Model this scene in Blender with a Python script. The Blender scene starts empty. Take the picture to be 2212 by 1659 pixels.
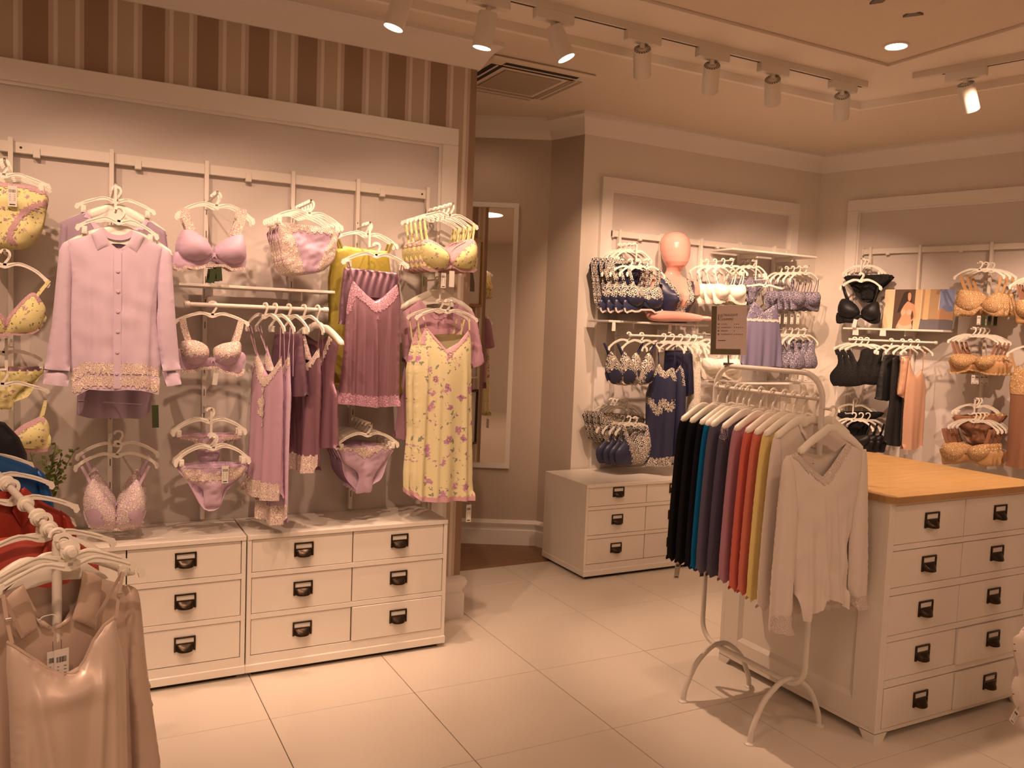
import bpy, bmesh, math, random
import numpy as np
from mathutils import Vector, Matrix
from mathutils.geometry import delaunay_2d_cdt
random.seed(7); rng = np.random.default_rng(7)
SC = bpy.context.scene; COL = SC.collection
PI = math.pi
# ------------------------------------------------------------------ camera, world, exposure
CF = 1800.0; YAW, PIT, ROL = [math.radians(a) for a in (62.1176, -3.9272, 2.2145)]; EYE = np.array([0, 0, 1.56])
FW = np.array([math.cos(YAW)*math.cos(PIT), math.sin(YAW)*math.cos(PIT), math.sin(PIT)])
_r = np.cross(FW, [0, 0, 1]); _r /= np.linalg.norm(_r); _u = np.cross(_r, FW)
RT = math.cos(ROL)*_r+math.sin(ROL)*_u; UP = -math.sin(ROL)*_r+math.cos(ROL)*_u
cam_data = bpy.data.cameras.new('camera'); cam = bpy.data.objects.new('camera', cam_data); COL.objects.link(cam)
cam.matrix_world = Matrix(((RT[0], UP[0], -FW[0], 0), (RT[1], UP[1], -FW[1], 0), (RT[2], UP[2], -FW[2], EYE[2]), (0, 0, 0, 1)))
cam_data.sensor_width = 36; cam_data.lens = CF/2212*36; cam_data.clip_start = .05
SC.camera = cam
WARM = (1.0, .62, .42)
world = bpy.data.worlds.new('world'); SC.world = world; world.use_nodes = True
world.node_tree.nodes['Background'].inputs[0].default_value = (1, .60, .36, 1)
world.node_tree.nodes['Background'].inputs[1].default_value = .06
SC.view_settings.view_transform = 'Standard'; SC.view_settings.look = 'None'
SC.view_settings.gamma = 1; SC.view_settings.exposure = 0.55; SC.view_settings.use_curve_mapping = False

def lamp(kind, loc, aim, power, size=.05, angle=60, blend=.7, col=WARM):
    d = bpy.data.lights.new('lamp_light', kind); d.energy = power; d.color = col
    if kind == 'SPOT':
        d.spot_size = math.radians(angle); d.spot_blend = blend; d.shadow_soft_size = size
    elif kind == 'AREA':
        d.shape = 'DISK'; d.size = size
    o = bpy.data.objects.new('lamp_light', d); COL.objects.link(o); o.location = loc
    o.rotation_euler = (Vector(aim)-Vector(loc)).to_track_quat('-Z', 'Y').to_euler()
    return o
# unseen area fills added under the ceiling around the camera for ambient light
for q, e, s in (((-1.8, .2, 2.95), 16, .8), ((1.0, -1.4, 2.95), 18, .8), ((4.2, -.6, 2.95), 14, .8), ((.1, 1.0, 2.98), 5, .5)):
    lamp('AREA', q, (q[0], q[1], 0), e, s)
# ceiling spots in front of the left display wall, steep (above the frame)
for q, a, e in (((-.95, 2.5, 2.98), (-.15, 3.85, 1.3), 60), ((-.2, 2.45, 2.98), (.35, 3.85, 1.25), 62), ((.4, 2.4, 2.98), (.85, 3.85, 1.2), 62), ((1.1, 2.5, 2.98), (1.5, 3.85, 1.25), 60)):
    lamp('SPOT', q, a, e*.80, .018, 62, .65)
# spot over the foreground rail
lamp('SPOT', (-.35, 1.0, 2.95), (0, 2.3, .95), 75, .04, 34, .7)
# made-up fill spots over the aisle and rack, added to brighten them
for q, a, e in (((.5, 1.5, 2.98), (.75, 2.35, 0), 3), ((1.6, 1.6, 2.98), (1.5, 2.5, 0), 10), ((1.9, .7, 2.93), (2.5, 2.2, .9), 20)):
    lamp('SPOT', q, a, e, .05, 60, .8)

# ------------------------------------------------------------------ pixel rays (2212 x 1659) to points on a plane
def ray(px, py): return ((px-1106)*RT-(py-829.5)*UP+CF*FW)/CF
def onY(px, py, y): d = ray(px, py); return EYE+d*(y-EYE[1])/d[1]
def onX(px, py, x): d = ray(px, py); return EYE+d*(x-EYE[0])/d[0]
def onZ(px, py, z): d = ray(px, py); return EYE+d*(z-EYE[2])/d[2]
def onP(px, py, p, n): d = ray(px, py); return EYE+d*((np.array(p)-EYE)@n)/(d@n)
CP = np.array([5.25, 4.82, 0.]); CU = np.array([.2706, -.9627, 0.]); CN = np.array([-.9627, -.2706, 0.])
RZC = math.atan2(CU[1], CU[0])
def onC(px, py, off): return onP(px, py, CP+CN*off, CN)

class Fr:                       # a local frame: x across, y away from the viewer, z up
    def __init__(s, O, rz=0.0):
        s.O = np.array(O, float); s.rz = rz
        s.u = np.array([math.cos(rz), math.sin(rz), 0.]); s.v = np.array([-math.sin(rz), math.cos(rz), 0.])
    def L(s, px, py, dy=0.0):
        P = onP(px, py, s.O+s.v*dy, s.v)-s.O
        return (float(P@s.u), float(P[2]))
    def pts(s, l, dy=0.0): return [s.L(a, b, dy) for a, b in l]

# ------------------------------------------------------------------ objects
def link(name, data=None, parent=None, loc=None, rot=None):
    o = bpy.data.objects.new(name, data); COL.objects.link(o)
    if parent is not None: o.parent = parent
    if loc is not None: o.location = loc
    if rot is not None: o.rotation_euler = rot if hasattr(rot, '__len__') else (0, 0, rot)
    return o
def tag(o, label=None, cat=None, group=None, kind=None):
    if label: o['label'] = label
    if cat: o['category'] = cat
    if group: o['group'] = group
    if kind: o['kind'] = kind
    return o
def thing(name, label, cat, loc=(0, 0, 0), rz=0, group=None):
    return tag(link(name, None, None, loc, rz), label, cat, group)
def kids(o): return [c for c in bpy.data.objects if c.parent == o]
def copy_tree(o, parent=None):
    c = o.copy(); COL.objects.link(c)
    if parent is not None: c.parent = parent
    for ch in o.children: copy_tree(ch, c)
    return c

class MB:
    def __init__(s): s.v = []; s.f = []; s.m = []; s.mi = 0
    def add(s, vs, fs):
        b = len(s.v); s.v += [tuple(p) for p in vs]; s.f += [tuple(b+i for i in f) for f in fs]; s.m += [s.mi]*len(fs); return s
    def box(s, x0, x1, y0, y1, z0, z1, bev=0):
        if bev <= 0:
            return s.add([(x0, y0, z0), (x1, y0, z0), (x1, y1, z0), (x0, y1, z0), (x0, y0, z1), (x1, y0, z1), (x1, y1, z1), (x0, y1, z1)],
                         [(3, 2, 1, 0), (4, 5, 6, 7), (0, 1, 5, 4), (1, 2, 6, 5), (2, 3, 7, 6), (3, 0, 4, 7)])
        bm = bmesh.new(); bmesh.ops.create_cube(bm, size=1)
        for v in bm.verts: v.co = ((x0+x1)/2+v.co.x*(x1-x0), (y0+y1)/2+v.co.y*(y1-y0), (z0+z1)/2+v.co.z*(z1-z0))
        bmesh.ops.bevel(bm, geom=bm.edges[:], offset=bev, segments=1, affect='EDGES')
        bm.verts.index_update()
        s.add([v.co for v in bm.verts], [[v.index for v in f.verts] for f in bm.faces]); bm.free(); return s
    def tube(s, path, r, n=8, caps=True, ry=None):
        P = [Vector(p) for p in path]; k = len(P); rs = r if hasattr(r, '__len__') else [r]*k
        vs = []; fs = []; t0 = (P[1]-P[0]).normalized()
        a = t0.orthogonal().normalized() if abs(t0.z) > .9 else t0.cross(Vector((0, 0, 1))).normalized()
        for i in range(k):
            t = (P[min(i+1, k-1)]-P[max(i-1, 0)]).normalized()
            a = (a-t*a.dot(t)).normalized(); b = t.cross(a)
            for j in range(n):
                th = 2*PI*j/n; vs.append(P[i]+(a*math.cos(th)+b*math.sin(th)*(ry or 1))*rs[i])
        for i in range(k-1):
            for j in range(n): fs.append((i*n+j, i*n+(j+1) % n, (i+1)*n+(j+1) % n, (i+1)*n+j))
        if caps: fs += [tuple(range(n))[::-1], tuple((k-1)*n+j for j in range(n))]
        return s.add(vs, fs)
    def lathe(s, prof, n=20, c=(0, 0, 0), caps=True):
        vs = [(c[0]+r*math.cos(2*PI*j/n), c[1]+r*math.sin(2*PI*j/n), c[2]+z) for r, z in prof for j in range(n)]
        fs = [(i*n+j, i*n+(j+1) % n, (i+1)*n+(j+1) % n, (i+1)*n+j) for i in range(len(prof)-1) for j in range(n)]
        if caps: fs += [tuple(range(n))[::-1], tuple((len(prof)-1)*n+j for j in range(n))]
        return s.add(vs, fs)
    def stroke(s, path, w, t):       # flat strip drawn in the local x-z plane, thickness t along y
        k = len(path); P = np.array([p if len(p) == 3 else (p[0], 0, p[1]) for p in path], float)
        ws = w if hasattr(w, '__len__') else [w]*k; vs = []; fs = []
        for i in range(k):
            d = P[min(i+1, k-1)]-P[max(i-1, 0)]; d = np.array([d[0], 0, d[2]]); d /= max(1e-9, np.linalg.norm(d)); nn = np.array([-d[2], 0, d[0]])
            for a, b in ((-1, -1), (1, -1), (1, 1), (-1, 1)): vs.append(P[i]+nn*a*ws[i]/2+np.array([0, b*t/2, 0]))
        for i in range(k-1):
            for j in range(4): fs.append((i*4+j, (i+1)*4+j, (i+1)*4+(j+1) % 4, i*4+(j+1) % 4))
        fs += [(0, 1, 2, 3), tuple((k-1)*4+j for j in (3, 2, 1, 0))]
        return s.add(vs, fs)
    def prism(s, poly, y0, y1):      # x-z outline pushed from y0 to y1
        n = len(poly); vs = [(x, y0, z) for x, z in poly]+[(x, y1, z) for x, z in poly]
        return s.add(vs, [tuple(range(n)), tuple(range(2*n-1, n-1, -1))]+[(i, i+n, (i+1) % n+n, (i+1) % n) for i in range(n)])
    def xyprism(s, poly, z0, z1):
        n = len(poly); vs = [(x, y, z0) for x, y in poly]+[(x, y, z1) for x, y in poly]
        return s.add(vs, [tuple(range(n))[::-1], tuple(range(n, 2*n))]+[(i, (i+1) % n, (i+1) % n+n, i+n) for i in range(n)])
    def sweep(s, path, prof, closed=False):   # profile (offset to the right of travel, z) along a horizontal path
        P = [np.array(p, float) for p in path]; k = len(P); n = len(prof); vs = []
        for i in range(k):
            a = P[i]-P[i-1] if (i > 0 or closed) else P[1]-P[0]; b = P[(i+1) % k]-P[i] if (i < k-1 or closed) else a
            if i == 0 and not closed: a = b
            a = a/np.linalg.norm(a); b = b/np.linalg.norm(b); na = np.array([a[1], -a[0]]); nb = np.array([b[1], -b[0]])
            m = na+nb; m = m/np.linalg.norm(m); m = m/max(.2, m@na)
            for o, z in prof: vs.append((P[i][0]+m[0]*o, P[i][1]+m[1]*o, z))
        fs = []
        for i in range(k if closed else k-1):
            for j in range(n): fs.append((i*n+j, ((i+1) % k)*n+j, ((i+1) % k)*n+(j+1) % n, i*n+(j+1) % n))
        if not closed: fs += [tuple(range(n)), tuple((k-1)*n+j for j in range(n))[::-1]]
        return s.add(vs, fs)
    def mesh(s, name, mats, smooth=True, ang=35, fix=False):
        me = bpy.data.meshes.new(name); me.from_pydata(s.v, [], s.f)
        for m in (mats if isinstance(mats, (list, tuple)) else [mats]): me.materials.append(m)
        if any(s.m): me.polygons.foreach_set('material_index', s.m)
        if fix:
            bm = bmesh.new(); bm.from_mesh(me); bmesh.ops.recalc_face_normals(bm, faces=bm.faces[:]); bm.to_mesh(me); bm.free()
        if smooth:
            me.polygons.foreach_set('use_smooth', [True]*len(me.polygons)); me.set_sharp_from_angle(angle=math.radians(ang))
        me.update(); return me
    def obj(s, name, mats, parent=None, loc=None, rot=None, smooth=True, ang=35, fix=True):
        return link(name, s.mesh(name, mats, smooth, ang, fix), parent, loc, rot)

def crv(pts, n=6, closed=False):       # Catmull-Rom through 2D/3D points
    P = [np.array(p, float) for p in pts]; k = len(P); out = []
    rngi = range(k if closed else k-1)
    for i in rngi:
        p0 = P[(i-1) % k] if (closed or i > 0) else 2*P[0]-P[1]; p1 = P[i]; p2 = P[(i+1) % k]
        p3 = P[(i+2) % k] if (closed or i+2 < k) else 2*P[-1]-P[-2]
        for j in range(n):
            t = j/n; out.append(.5*((2*p1)+(-p0+p2)*t+(2*p0-5*p1+4*p2-p3)*t*t+(-p0+3*p1-3*p2+p3)*t**3))
    if not closed: out.append(P[-1])
    return [tuple(float(c) for c in p) for p in out]

# ------------------------------------------------------------------ materials
def lin(c): return tuple((x/12.92 if x <= .04045 else ((x+.055)/1.055)**2.4) for x in c)
def mk(name, col, rough=.6, metal=0, spec=.5, bump=0, bscale=80, sheen=0, var=0, vscale=6, emit=0, ecol=None, stretch=None):
    m = bpy.data.materials.new(name); m.use_nodes = True; nt = m.node_tree; b = nt.nodes['Principled BSDF']
    b.inputs['Base Color'].default_value = (*col, 1); b.inputs['Roughness'].default_value = rough; b.inputs['Metallic'].default_value = metal
    b.inputs['Specular IOR Level'].default_value = spec
    if sheen: b.inputs['Sheen Weight'].default_value = sheen; b.inputs['Sheen Tint'].default_value = (*col, 1)
    if emit: b.inputs['Emission Color'].default_value = (*(ecol or col), 1); b.inputs['Emission Strength'].default_value = emit
    if bump or var:
        tc = nt.nodes.new('ShaderNodeTexCoord'); mp = nt.nodes.new('ShaderNodeMapping'); nt.links.new(tc.outputs['Object'], mp.inputs[0])
        if stretch: mp.inputs['Scale'].default_value = stretch
    if bump:
        n = nt.nodes.new('ShaderNodeTexNoise'); n.inputs['Scale'].default_value = bscale; n.inputs['Detail'].default_value = 3; nt.links.new(mp.outputs[0], n.inputs['Vector'])
        bp = nt.nodes.new('ShaderNodeBump'); bp.inputs['Strength'].default_value = bump; bp.inputs['Distance'].default_value = .004
        nt.links.new(n.outputs['Fac'], bp.inputs['Height']); nt.links.new(bp.outputs[0], b.inputs['Normal'])
    if var:
        n2 = nt.nodes.new('ShaderNodeTexNoise'); n2.inputs['Scale'].default_value = vscale; n2.inputs['Detail'].default_value = 4; nt.links.new(mp.outputs[0], n2.inputs['Vector'])
        mx = nt.nodes.new('ShaderNodeMix'); mx.data_type = 'RGBA'
        mx.inputs[6].default_value = (*[c*(1-var) for c in col], 1); mx.inputs[7].default_value = (*[min(1, c*(1+var)) for c in col], 1)
        nt.links.new(n2.outputs['Fac'], mx.inputs[0]); nt.links.new(mx.outputs[2], b.inputs['Base Color'])
    return m
def nodes(m): nt = m.node_tree; return nt, nt.nodes['Principled BSDF'], nt.nodes, nt.links
def ramp(N, stops, interp='CONSTANT'):
    r = N.new('ShaderNodeValToRGB'); r.color_ramp.interpolation = interp
    e = r.color_ramp.elements
    while len(e) < len(stops): e.new(.5)
    for i, (p, c) in enumerate(stops): e[i].position = p; e[i].color = (*c, 1)
    return r
def lace(name, thread, base, scale=75, cover=.5, rough=.75):   # embroidered flower rings over a ground
    m = mk(name, base, rough, spec=.25); nt, b, N, K = nodes(m)
    tc = N.new('ShaderNodeTexCoord'); mp = N.new('ShaderNodeMapping'); mp.inputs['Scale'].default_value = (1, .25, 1); K.new(tc.outputs['Object'], mp.inputs[0])
    v = N.new('ShaderNodeTexVoronoi'); v.inputs['Scale'].default_value = scale; K.new(mp.outputs[0], v.inputs['Vector'])
    mu = N.new('ShaderNodeMath'); mu.operation = 'MULTIPLY'; mu.inputs[1].default_value = 17; K.new(v.outputs['Distance'], mu.inputs[0])
    si = N.new('ShaderNodeMath'); si.operation = 'SINE'; K.new(mu.outputs[0], si.inputs[0])
    nz = N.new('ShaderNodeTexNoise'); nz.inputs['Scale'].default_value = scale*2.2; K.new(mp.outputs[0], nz.inputs['Vector'])
    ad = N.new('ShaderNodeMath'); ad.operation = 'ADD'; K.new(si.outputs[0], ad.inputs[0]); K.new(nz.outputs['Fac'], ad.inputs[1])
    rp = ramp(N, [(0, (0, 0, 0)), (1-cover, (0, 0, 0)), (min(.99, 1-cover+.12), (1, 1, 1))], 'LINEAR')
    ma = N.new('ShaderNodeMapRange'); ma.inputs[1].default_value = -.6; ma.inputs[2].default_value = 1.7; K.new(ad.outputs[0], ma.inputs[0]); K.new(ma.outputs[0], rp.inputs[0])
    mx = N.new('ShaderNodeMix'); mx.data_type = 'RGBA'; mx.inputs[6].default_value = (*base, 1); mx.inputs[7].default_value = (*thread, 1)
    K.new(rp.outputs[0], mx.inputs[0]); K.new(mx.outputs[2], b.inputs['Base Color'])
    bp = N.new('ShaderNodeBump'); bp.inputs['Strength'].default_value = .8; bp.inputs['Distance'].default_value = .003
    K.new(rp.outputs[0], bp.inputs['Height']); K.new(bp.outputs[0], b.inputs['Normal'])
    return m
def floral(name, ground, scale=14, petal=(.45, .2, .42), leaf=(.2, .24, .16), dense=.5):
    m = mk(name, ground, .7, spec=.25); nt, b, N, K = nodes(m)
    tc = N.new('ShaderNodeTexCoord'); mp = N.new('ShaderNodeMapping'); mp.inputs['Scale'].default_value = (1, .15, 1); K.new(tc.outputs['Object'], mp.inputs[0])
    nz = N.new('ShaderNodeTexNoise'); nz.inputs['Scale'].default_value = scale*5; nz.inputs['Detail'].default_value = 2; K.new(mp.outputs[0], nz.inputs['Vector'])
    mixv = N.new('ShaderNodeMix'); mixv.data_type = 'RGBA'; mixv.blend_type = 'LINEAR_LIGHT'; mixv.inputs[0].default_value = .3/scale; K.new(mp.outputs[0], mixv.inputs[6]); K.new(nz.outputs['Color'], mixv.inputs[7])
    cur = None
    def blob(sc, off, r, col, prev, keep, soft=.02):
        mo = N.new('ShaderNodeVectorMath'); mo.operation = 'ADD'; mo.inputs[1].default_value = off; K.new(mixv.outputs[2], mo.inputs[0])
        v = N.new('ShaderNodeTexVoronoi'); v.inputs['Scale'].default_value = sc; K.new(mo.outputs[0], v.inputs['Vector'])
        sp = N.new('ShaderNodeSeparateColor'); K.new(v.outputs['Color'], sp.inputs[0])
        gt = N.new('ShaderNodeMath'); gt.operation = 'LESS_THAN'; gt.inputs[1].default_value = keep; K.new(sp.outputs[0], gt.inputs[0])
        lr = N.new('ShaderNodeMapRange'); lr.inputs[1].default_value = r+soft; lr.inputs[2].default_value = r-soft; K.new(v.outputs['Distance'], lr.inputs[0])
        ml = N.new('ShaderNodeMath'); ml.operation = 'MULTIPLY'; K.new(gt.outputs[0], ml.inputs[0]); K.new(lr.outputs[0], ml.inputs[1])
        mx = N.new('ShaderNodeMix'); mx.data_type = 'RGBA'; K.new(ml.outputs[0], mx.inputs[0]); mx.inputs[7].default_value = (*col, 1)
        if prev is None: mx.inputs[6].default_value = (*ground, 1)
        else: K.new(prev, mx.inputs[6])
        return mx.outputs[2]
    cur = blob(scale*2.6, (.31, 0, .17), .26, leaf, cur, .42*dense+.1)
    cur = blob(scale*3.4, (.11, 0, .57), .2, tuple(c*.8 for c in petal), cur, .3*dense+.05)
    cur = blob(scale*1.25, (0, 0, 0), .27, petal, cur, .9*dense, .05)
    cur = blob(scale*1.25, (0, 0, 0), .15, tuple(c*.45 for c in petal), cur, .6*dense)
    cur = blob(scale*1.25, (0, 0, 0), .08, (.75, .6, .2), cur, .9*dense)
    K.new(cur, b.inputs['Base Color']); return m

M = {}
M['wall'] = mk('painted_wall', (.74, .68, .60), .85, spec=.2, bump=.08, bscale=160, var=.03)
M['taupe'] = mk('taupe_wall', (.50, .42, .34), .85, spec=.2, bump=.1, bscale=120, var=.04)
M['ceil'] = mk('ceiling_paint', (.74, .65, .54), .9, spec=.15)
M['trim'] = mk('trim_paint', (.80, .755, .70), .5, spec=.35)
M['panel'] = mk('panel_paint', (.63, .575, .535), .6, spec=.3)
M['white'] = mk('white_lacquer', (.80, .745, .665), .32, spec=.5, var=.02, vscale=3)
M['metal'] = mk('white_metal', (.74, .69, .62), .35, spec=.5)
M['plastic'] = mk('white_plastic', (.85, .81, .72), .38, spec=.5)
M['chrome'] = mk('chrome', (.6, .55, .5), .2, metal=1)
M['bronze'] = mk('dark_bronze', (.045, .03, .018), .28, metal=.75)
M['card'] = mk('paper_card', (.72, .68, .62), .7)
M['ink'] = mk('ink', (.02, .018, .018), .6)
M['gap'] = mk('dark_gap', (.03, .02, .015), .9)
M['lens'] = mk('lamp_lens', (1, .9, .75), .4, emit=14, ecol=(1, .78, .55))
M['fin'] = mk('grey_fins', (.16, .14, .125), .6)
M['lav'] = mk('lavender_jersey', (.61, .49, .61), .8, spec=.2, bump=.12, bscale=500, sheen=.15)
M['lav2'] = mk('lavender_grey_jersey', (.36, .275, .36), .85, spec=.2, bump=.12, bscale=500)
M['lavc'] = mk('lavender_microfibre', (.60, .43, .57), .5, spec=.35, bump=.05, bscale=300)
M['lavs'] = mk('lavender_chiffon', (.52, .33, .44), .5, spec=.4, bump=.05, bscale=300)
M['tee'] = mk('mauve_cotton', (.56, .33, .43), .85, spec=.2, bump=.12, bscale=500)
M['mauve'] = mk('mauve_satin', (.37, .205, .265), .36, metal=.6, spec=.6)
M['plum'] = mk('plum_satin', (.2, .11, .155), .40, metal=.45, spec=.6)
M['mauvelace'] = lace('mauve_lace', (.58, .34, .42), (.34, .18, .24), 70, .55)
M['cream'] = (.82, .75, .60)
M['creamlace'] = lace('cream_lace', (.84, .76, .60), (.56, .38, .42), 85, .62)
M['creamlace2'] = lace('cream_lace_on_lavender', (.84, .76, .62), (.58, .42, .54), 75, .5)
M['yellow'] = mk('yellow_satin', (.42, .35, .065), .40, metal=.45, spec=.6)
M['yfl'] = floral('yellow_floral_satin', (.80, .74, .36), 27, (.48, .32, .36), (.20, .20, .09), dense=.8)
M['yfl2'] = floral('yellow_floral_print', (.76, .70, .42), 11.5, (.50, .25, .42), (.27, .29, .21), dense=.98)
M['pinklace'] = lace('pink_lace', (.72, .48, .52), (.56, .33, .38), 150, .5)
M['pink'] = mk('pink_trim', (.62, .36, .40), .7)
M['navy'] = mk('navy_satin', (.028, .032, .075), .4, spec=.5)
M['navyd'] = mk('midnight_satin', (.012, .014, .04), .35, spec=.55)
M['navylace'] = lace('cream_lace_on_navy', (.80, .71, .55), (.03, .034, .075), 70, .55)
M['blue'] = mk('periwinkle_jersey', (.155, .14, .225), .55, spec=.35)
M['bluelace'] = lace('periwinkle_lace', (.43, .39, .43), (.105, .095, .155), 60, .42)
M['ivory'] = mk('ivory_microfibre', (.85, .80, .70), .6)
M['ivorylace'] = lace('ivory_lace', (.85, .80, .70), (.6, .52, .42), 80, .6)
M['black'] = mk('black_satin', (.008, .008, .009), .5, spec=.35)
M['blacklace'] = lace('black_lace', (.02, .02, .02), (.006, .006, .007), 70, .5)
M['gold'] = mk('bronze_gold_microfibre', (.50, .29, .13), .5)
M['goldlace'] = lace('gold_floral_lace', (.85, .66, .42), (.47, .265, .115), 55, .3)
M['bronzesatin'] = mk('copper_satin', (.62, .37, .25), .38, metal=.35, spec=.6)
M['brown'] = mk('brown_chiffon', (.30, .145, .085), .5)
M['champ'] = mk('champagne_satin', (.66, .535, .46), .38, metal=.35, spec=.6)
M['champ2'] = mk('champagne_shirt_satin', (.62, .49, .41), .38, metal=.35, spec=.6)
M['whitejersey'] = mk('white_wool_jersey', (.78, .70, .64), .9, spec=.15, bump=.15, bscale=450, sheen=.2)
M['whitelace'] = lace('white_lace', (.80, .72, .66), (.6, .5, .44), 110, .55)
M['red'] = mk('red_satin', (.33, .034, .02), .38, metal=.35, spec=.6)
M['coralsat'] = mk('coral_red_satin', (.50, .085, .065), .38, metal=.35, spec=.6)
M['royal'] = mk('royal_blue_satin', (.008, .08, .27), .38, metal=.35, spec=.6)
M['midnight'] = mk('black_blue_satin', (.006, .007, .014), .35, spec=.5)
M['skin'] = mk('pink_mannequin_gloss', (.72, .36, .30), .18, spec=.5)
M['green'] = mk('dark_green_card', (.03, .045, .012), .5)
M['leaf'] = mk('leaf_green', (.16, .20, .05), .5, var=.4, vscale=30)
def jersey(n, c): return mk(n, c, .88, spec=.15, bump=.12, bscale=450, sheen=.15)

# wood worktop, plank floor, tiles, stripes
def woodmat(name, a, b_, scale, rough=.35):
    m = mk(name, a, rough); nt, b, N, K = nodes(m)
    tc = N.new('ShaderNodeTexCoord'); mp = N.new('ShaderNodeMapping'); mp.inputs['Scale'].default_value = scale; K.new(tc.outputs['Object'], mp.inputs[0])
    n = N.new('ShaderNodeTexNoise'); n.inputs['Scale'].default_value = 3; n.inputs['Detail'].default_value = 6; n.inputs['Distortion'].default_value = .8; K.new(mp.outputs[0], n.inputs['Vector'])
    r = ramp(N, [(.3, a), (.7, b_)], 'LINEAR'); K.new(n.outputs['Fac'], r.inputs[0]); K.new(r.outputs[0], b.inputs['Base Color']); return m
M['oak'] = woodmat('oak_veneer', (.60, .36, .12), (.74, .46, .17), (2, 14, 2))
M['oakedge'] = woodmat('oak_edge', (.38, .21, .085), (.45, .26, .11), (2, 14, 2))
M['plank'] = woodmat('brown_wood_floor', (.23, .125, .065), (.33, .19, .105), (2.5, 30, 2), .45)
M['ring'] = mk('ring_lit_tone', (.84, .77, .68), .85, spec=.15)  # light falling on ring and fascia is put into this paler colour
M['tile'] = mk('cream_tile', (.73, .66, .565), .3, spec=.45, var=.035, vscale=2.5)
M['grout'] = mk('dark_grout', (.16, .10, .06), .9)
def stripes():
    m = mk('striped_wallpaper', (.5, .4, .3), .85, spec=.2); nt, b, N, K = nodes(m)
    tc = N.new('ShaderNodeTexCoord'); sx = N.new('ShaderNodeSeparateXYZ'); K.new(tc.outputs['Object'], sx.inputs[0])
    ad = N.new('ShaderNodeMath'); ad.operation = 'ADD'; K.new(sx.outputs[0], ad.inputs[0]); K.new(sx.outputs[1], ad.inputs[1])
    o = N.new('ShaderNodeMath'); o.operation = 'SUBTRACT'; o.inputs[1].default_value = .905+3.97-.219*40; K.new(ad.outputs[0], o.inputs[0])
    d = N.new('ShaderNodeMath'); d.operation = 'DIVIDE'; d.inputs[1].default_value = .2193; K.new(o.outputs[0], d.inputs[0])
    fr = N.new('ShaderNodeMath'); fr.operation = 'FRACT'; K.new(d.outputs[0], fr.inputs[0])
    dk, md, wh, lt = (.33, .225, .16), (.56, .45, .385), (.70, .62, .545), (.50, .405, .31)
    r = ramp(N, [(0, dk), (.41, md), (.49, wh), (.56, lt), (.85, wh), (.925, md)]); K.new(fr.outputs[0], r.inputs[0]); K.new(r.outputs[0], b.inputs['Base Color'])
    return m
M['stripe'] = stripes()
# ================================================================== the room
def struct(name, mb, mats, parent=None, smooth=False, **k):
    o = mb.obj(name, mats, parent, smooth=smooth, **k)
    if parent is None: tag(o, kind='structure')
    return o
CZ = 2.99
fl = struct('floor', MB().box(-4.2, 8.2, -3.3, 6.3, -.08, -.006), M['grout'])
tm = MB().box(.0015, .5985, .0015, .5985, -.006, 0, .0012).mesh('tile', M['tile'], smooth=False)
tm2 = MB().box(.0015, .5985, .0015, .3285, -.006, 0, .0012).mesh('tile_cut', M['tile'], smooth=False)
for i in range(-8, 12):
    for j in range(-10, 4):
        x = .684+.6*i; y = 2.6+.6*j
        if y+.6 < -3 or x > 6.6 or (j == 3 and x < .9 and x > 9): continue
        link('tile', tm2 if j == 3 else tm, fl, (x, y, 0), None)
fw = struct('floor_alcove', MB().box(1.7, 3.4, 4.735, 6.2, -.006, -.0055), M['gap'])
pm = MB().box(.0006, 1.1994, .0006, .0894, -.0055, -.0005, .0008).mesh('plank', M['plank'], smooth=False)
for j in range(14):
    for k in range(2): link('plank', pm, fw, (1.3+k*1.2+(j*.37 % .9)-.45*0, 4.735+.09*j, 0), None)
# walls
struct('wall_left', MB().box(-4, 1.83, 3.97, 5.95, 0, 3.2), M['stripe'])
struct('wall_alcove', MB().xyprism([(1.5, 5.866), (2.945, 5.113), (3.1, 5.3), (1.6, 6.15)], 0, 3.2), M['taupe'])
struct('wall_alcove_side', MB().xyprism([(2.945, 5.113), (3.03, 4.82), (3.4, 4.9), (3.3, 5.4)], 0, 3.2), M['taupe'])
struct('wall_back', MB().box(3.03, 5.6, 4.82, 5.2, 0, 3.2), M['wall'])
e8 = CP+CU*7.9; e8b = e8-CN*.3; c0b = CP-CN*.3
struct('wall_right', MB().xyprism([(CP[0], CP[1]), (e8[0], e8[1]), (e8b[0], e8b[1]), (c0b[0]+.1, c0b[1]+.3)], 0, 3.2), M['wall'])
struct('wall_front', MB().box(-4.2, 8.2, -3.3, -3, 0, 3.2), M['wall'])
struct('wall_side', MB().box(-4.3, -4, -3.3, 6.3, 0, 3.2), M['wall'])
# ceiling: lower border, raised ring with the tracks, raised centre
R0 = (4.33, 3.70); R1 = (4.33+.2706*7, 3.70-.9627*7)
struct('ceiling', MB().xyprism([(-4, 3.70), R0, R1, (8.2, R1[1]), (8.2, 6.3), (-4, 6.3)], CZ, 3.25), M['ceil'])
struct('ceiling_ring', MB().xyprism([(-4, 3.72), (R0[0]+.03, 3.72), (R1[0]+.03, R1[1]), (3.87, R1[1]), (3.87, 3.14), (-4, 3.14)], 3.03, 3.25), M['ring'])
struct('ceiling_centre', MB().box(-4.2, 3.866, -3.3, 3.136, 3.045, 3.2), M['ceil'])
struct('ceiling_lid', MB().box(-4.3, 8.3, -3.4, 6.4, 3.25, 3.3), M['gap'])
struct('trim_1', MB().sweep([(-4, 3.715), (R0[0]+.01, 3.715), (R1[0]+.01, R1[1])], [(0, CZ-.004), (.03, CZ-.004), (.03, 3.032), (0, 3.032)]), M['ring'])
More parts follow.
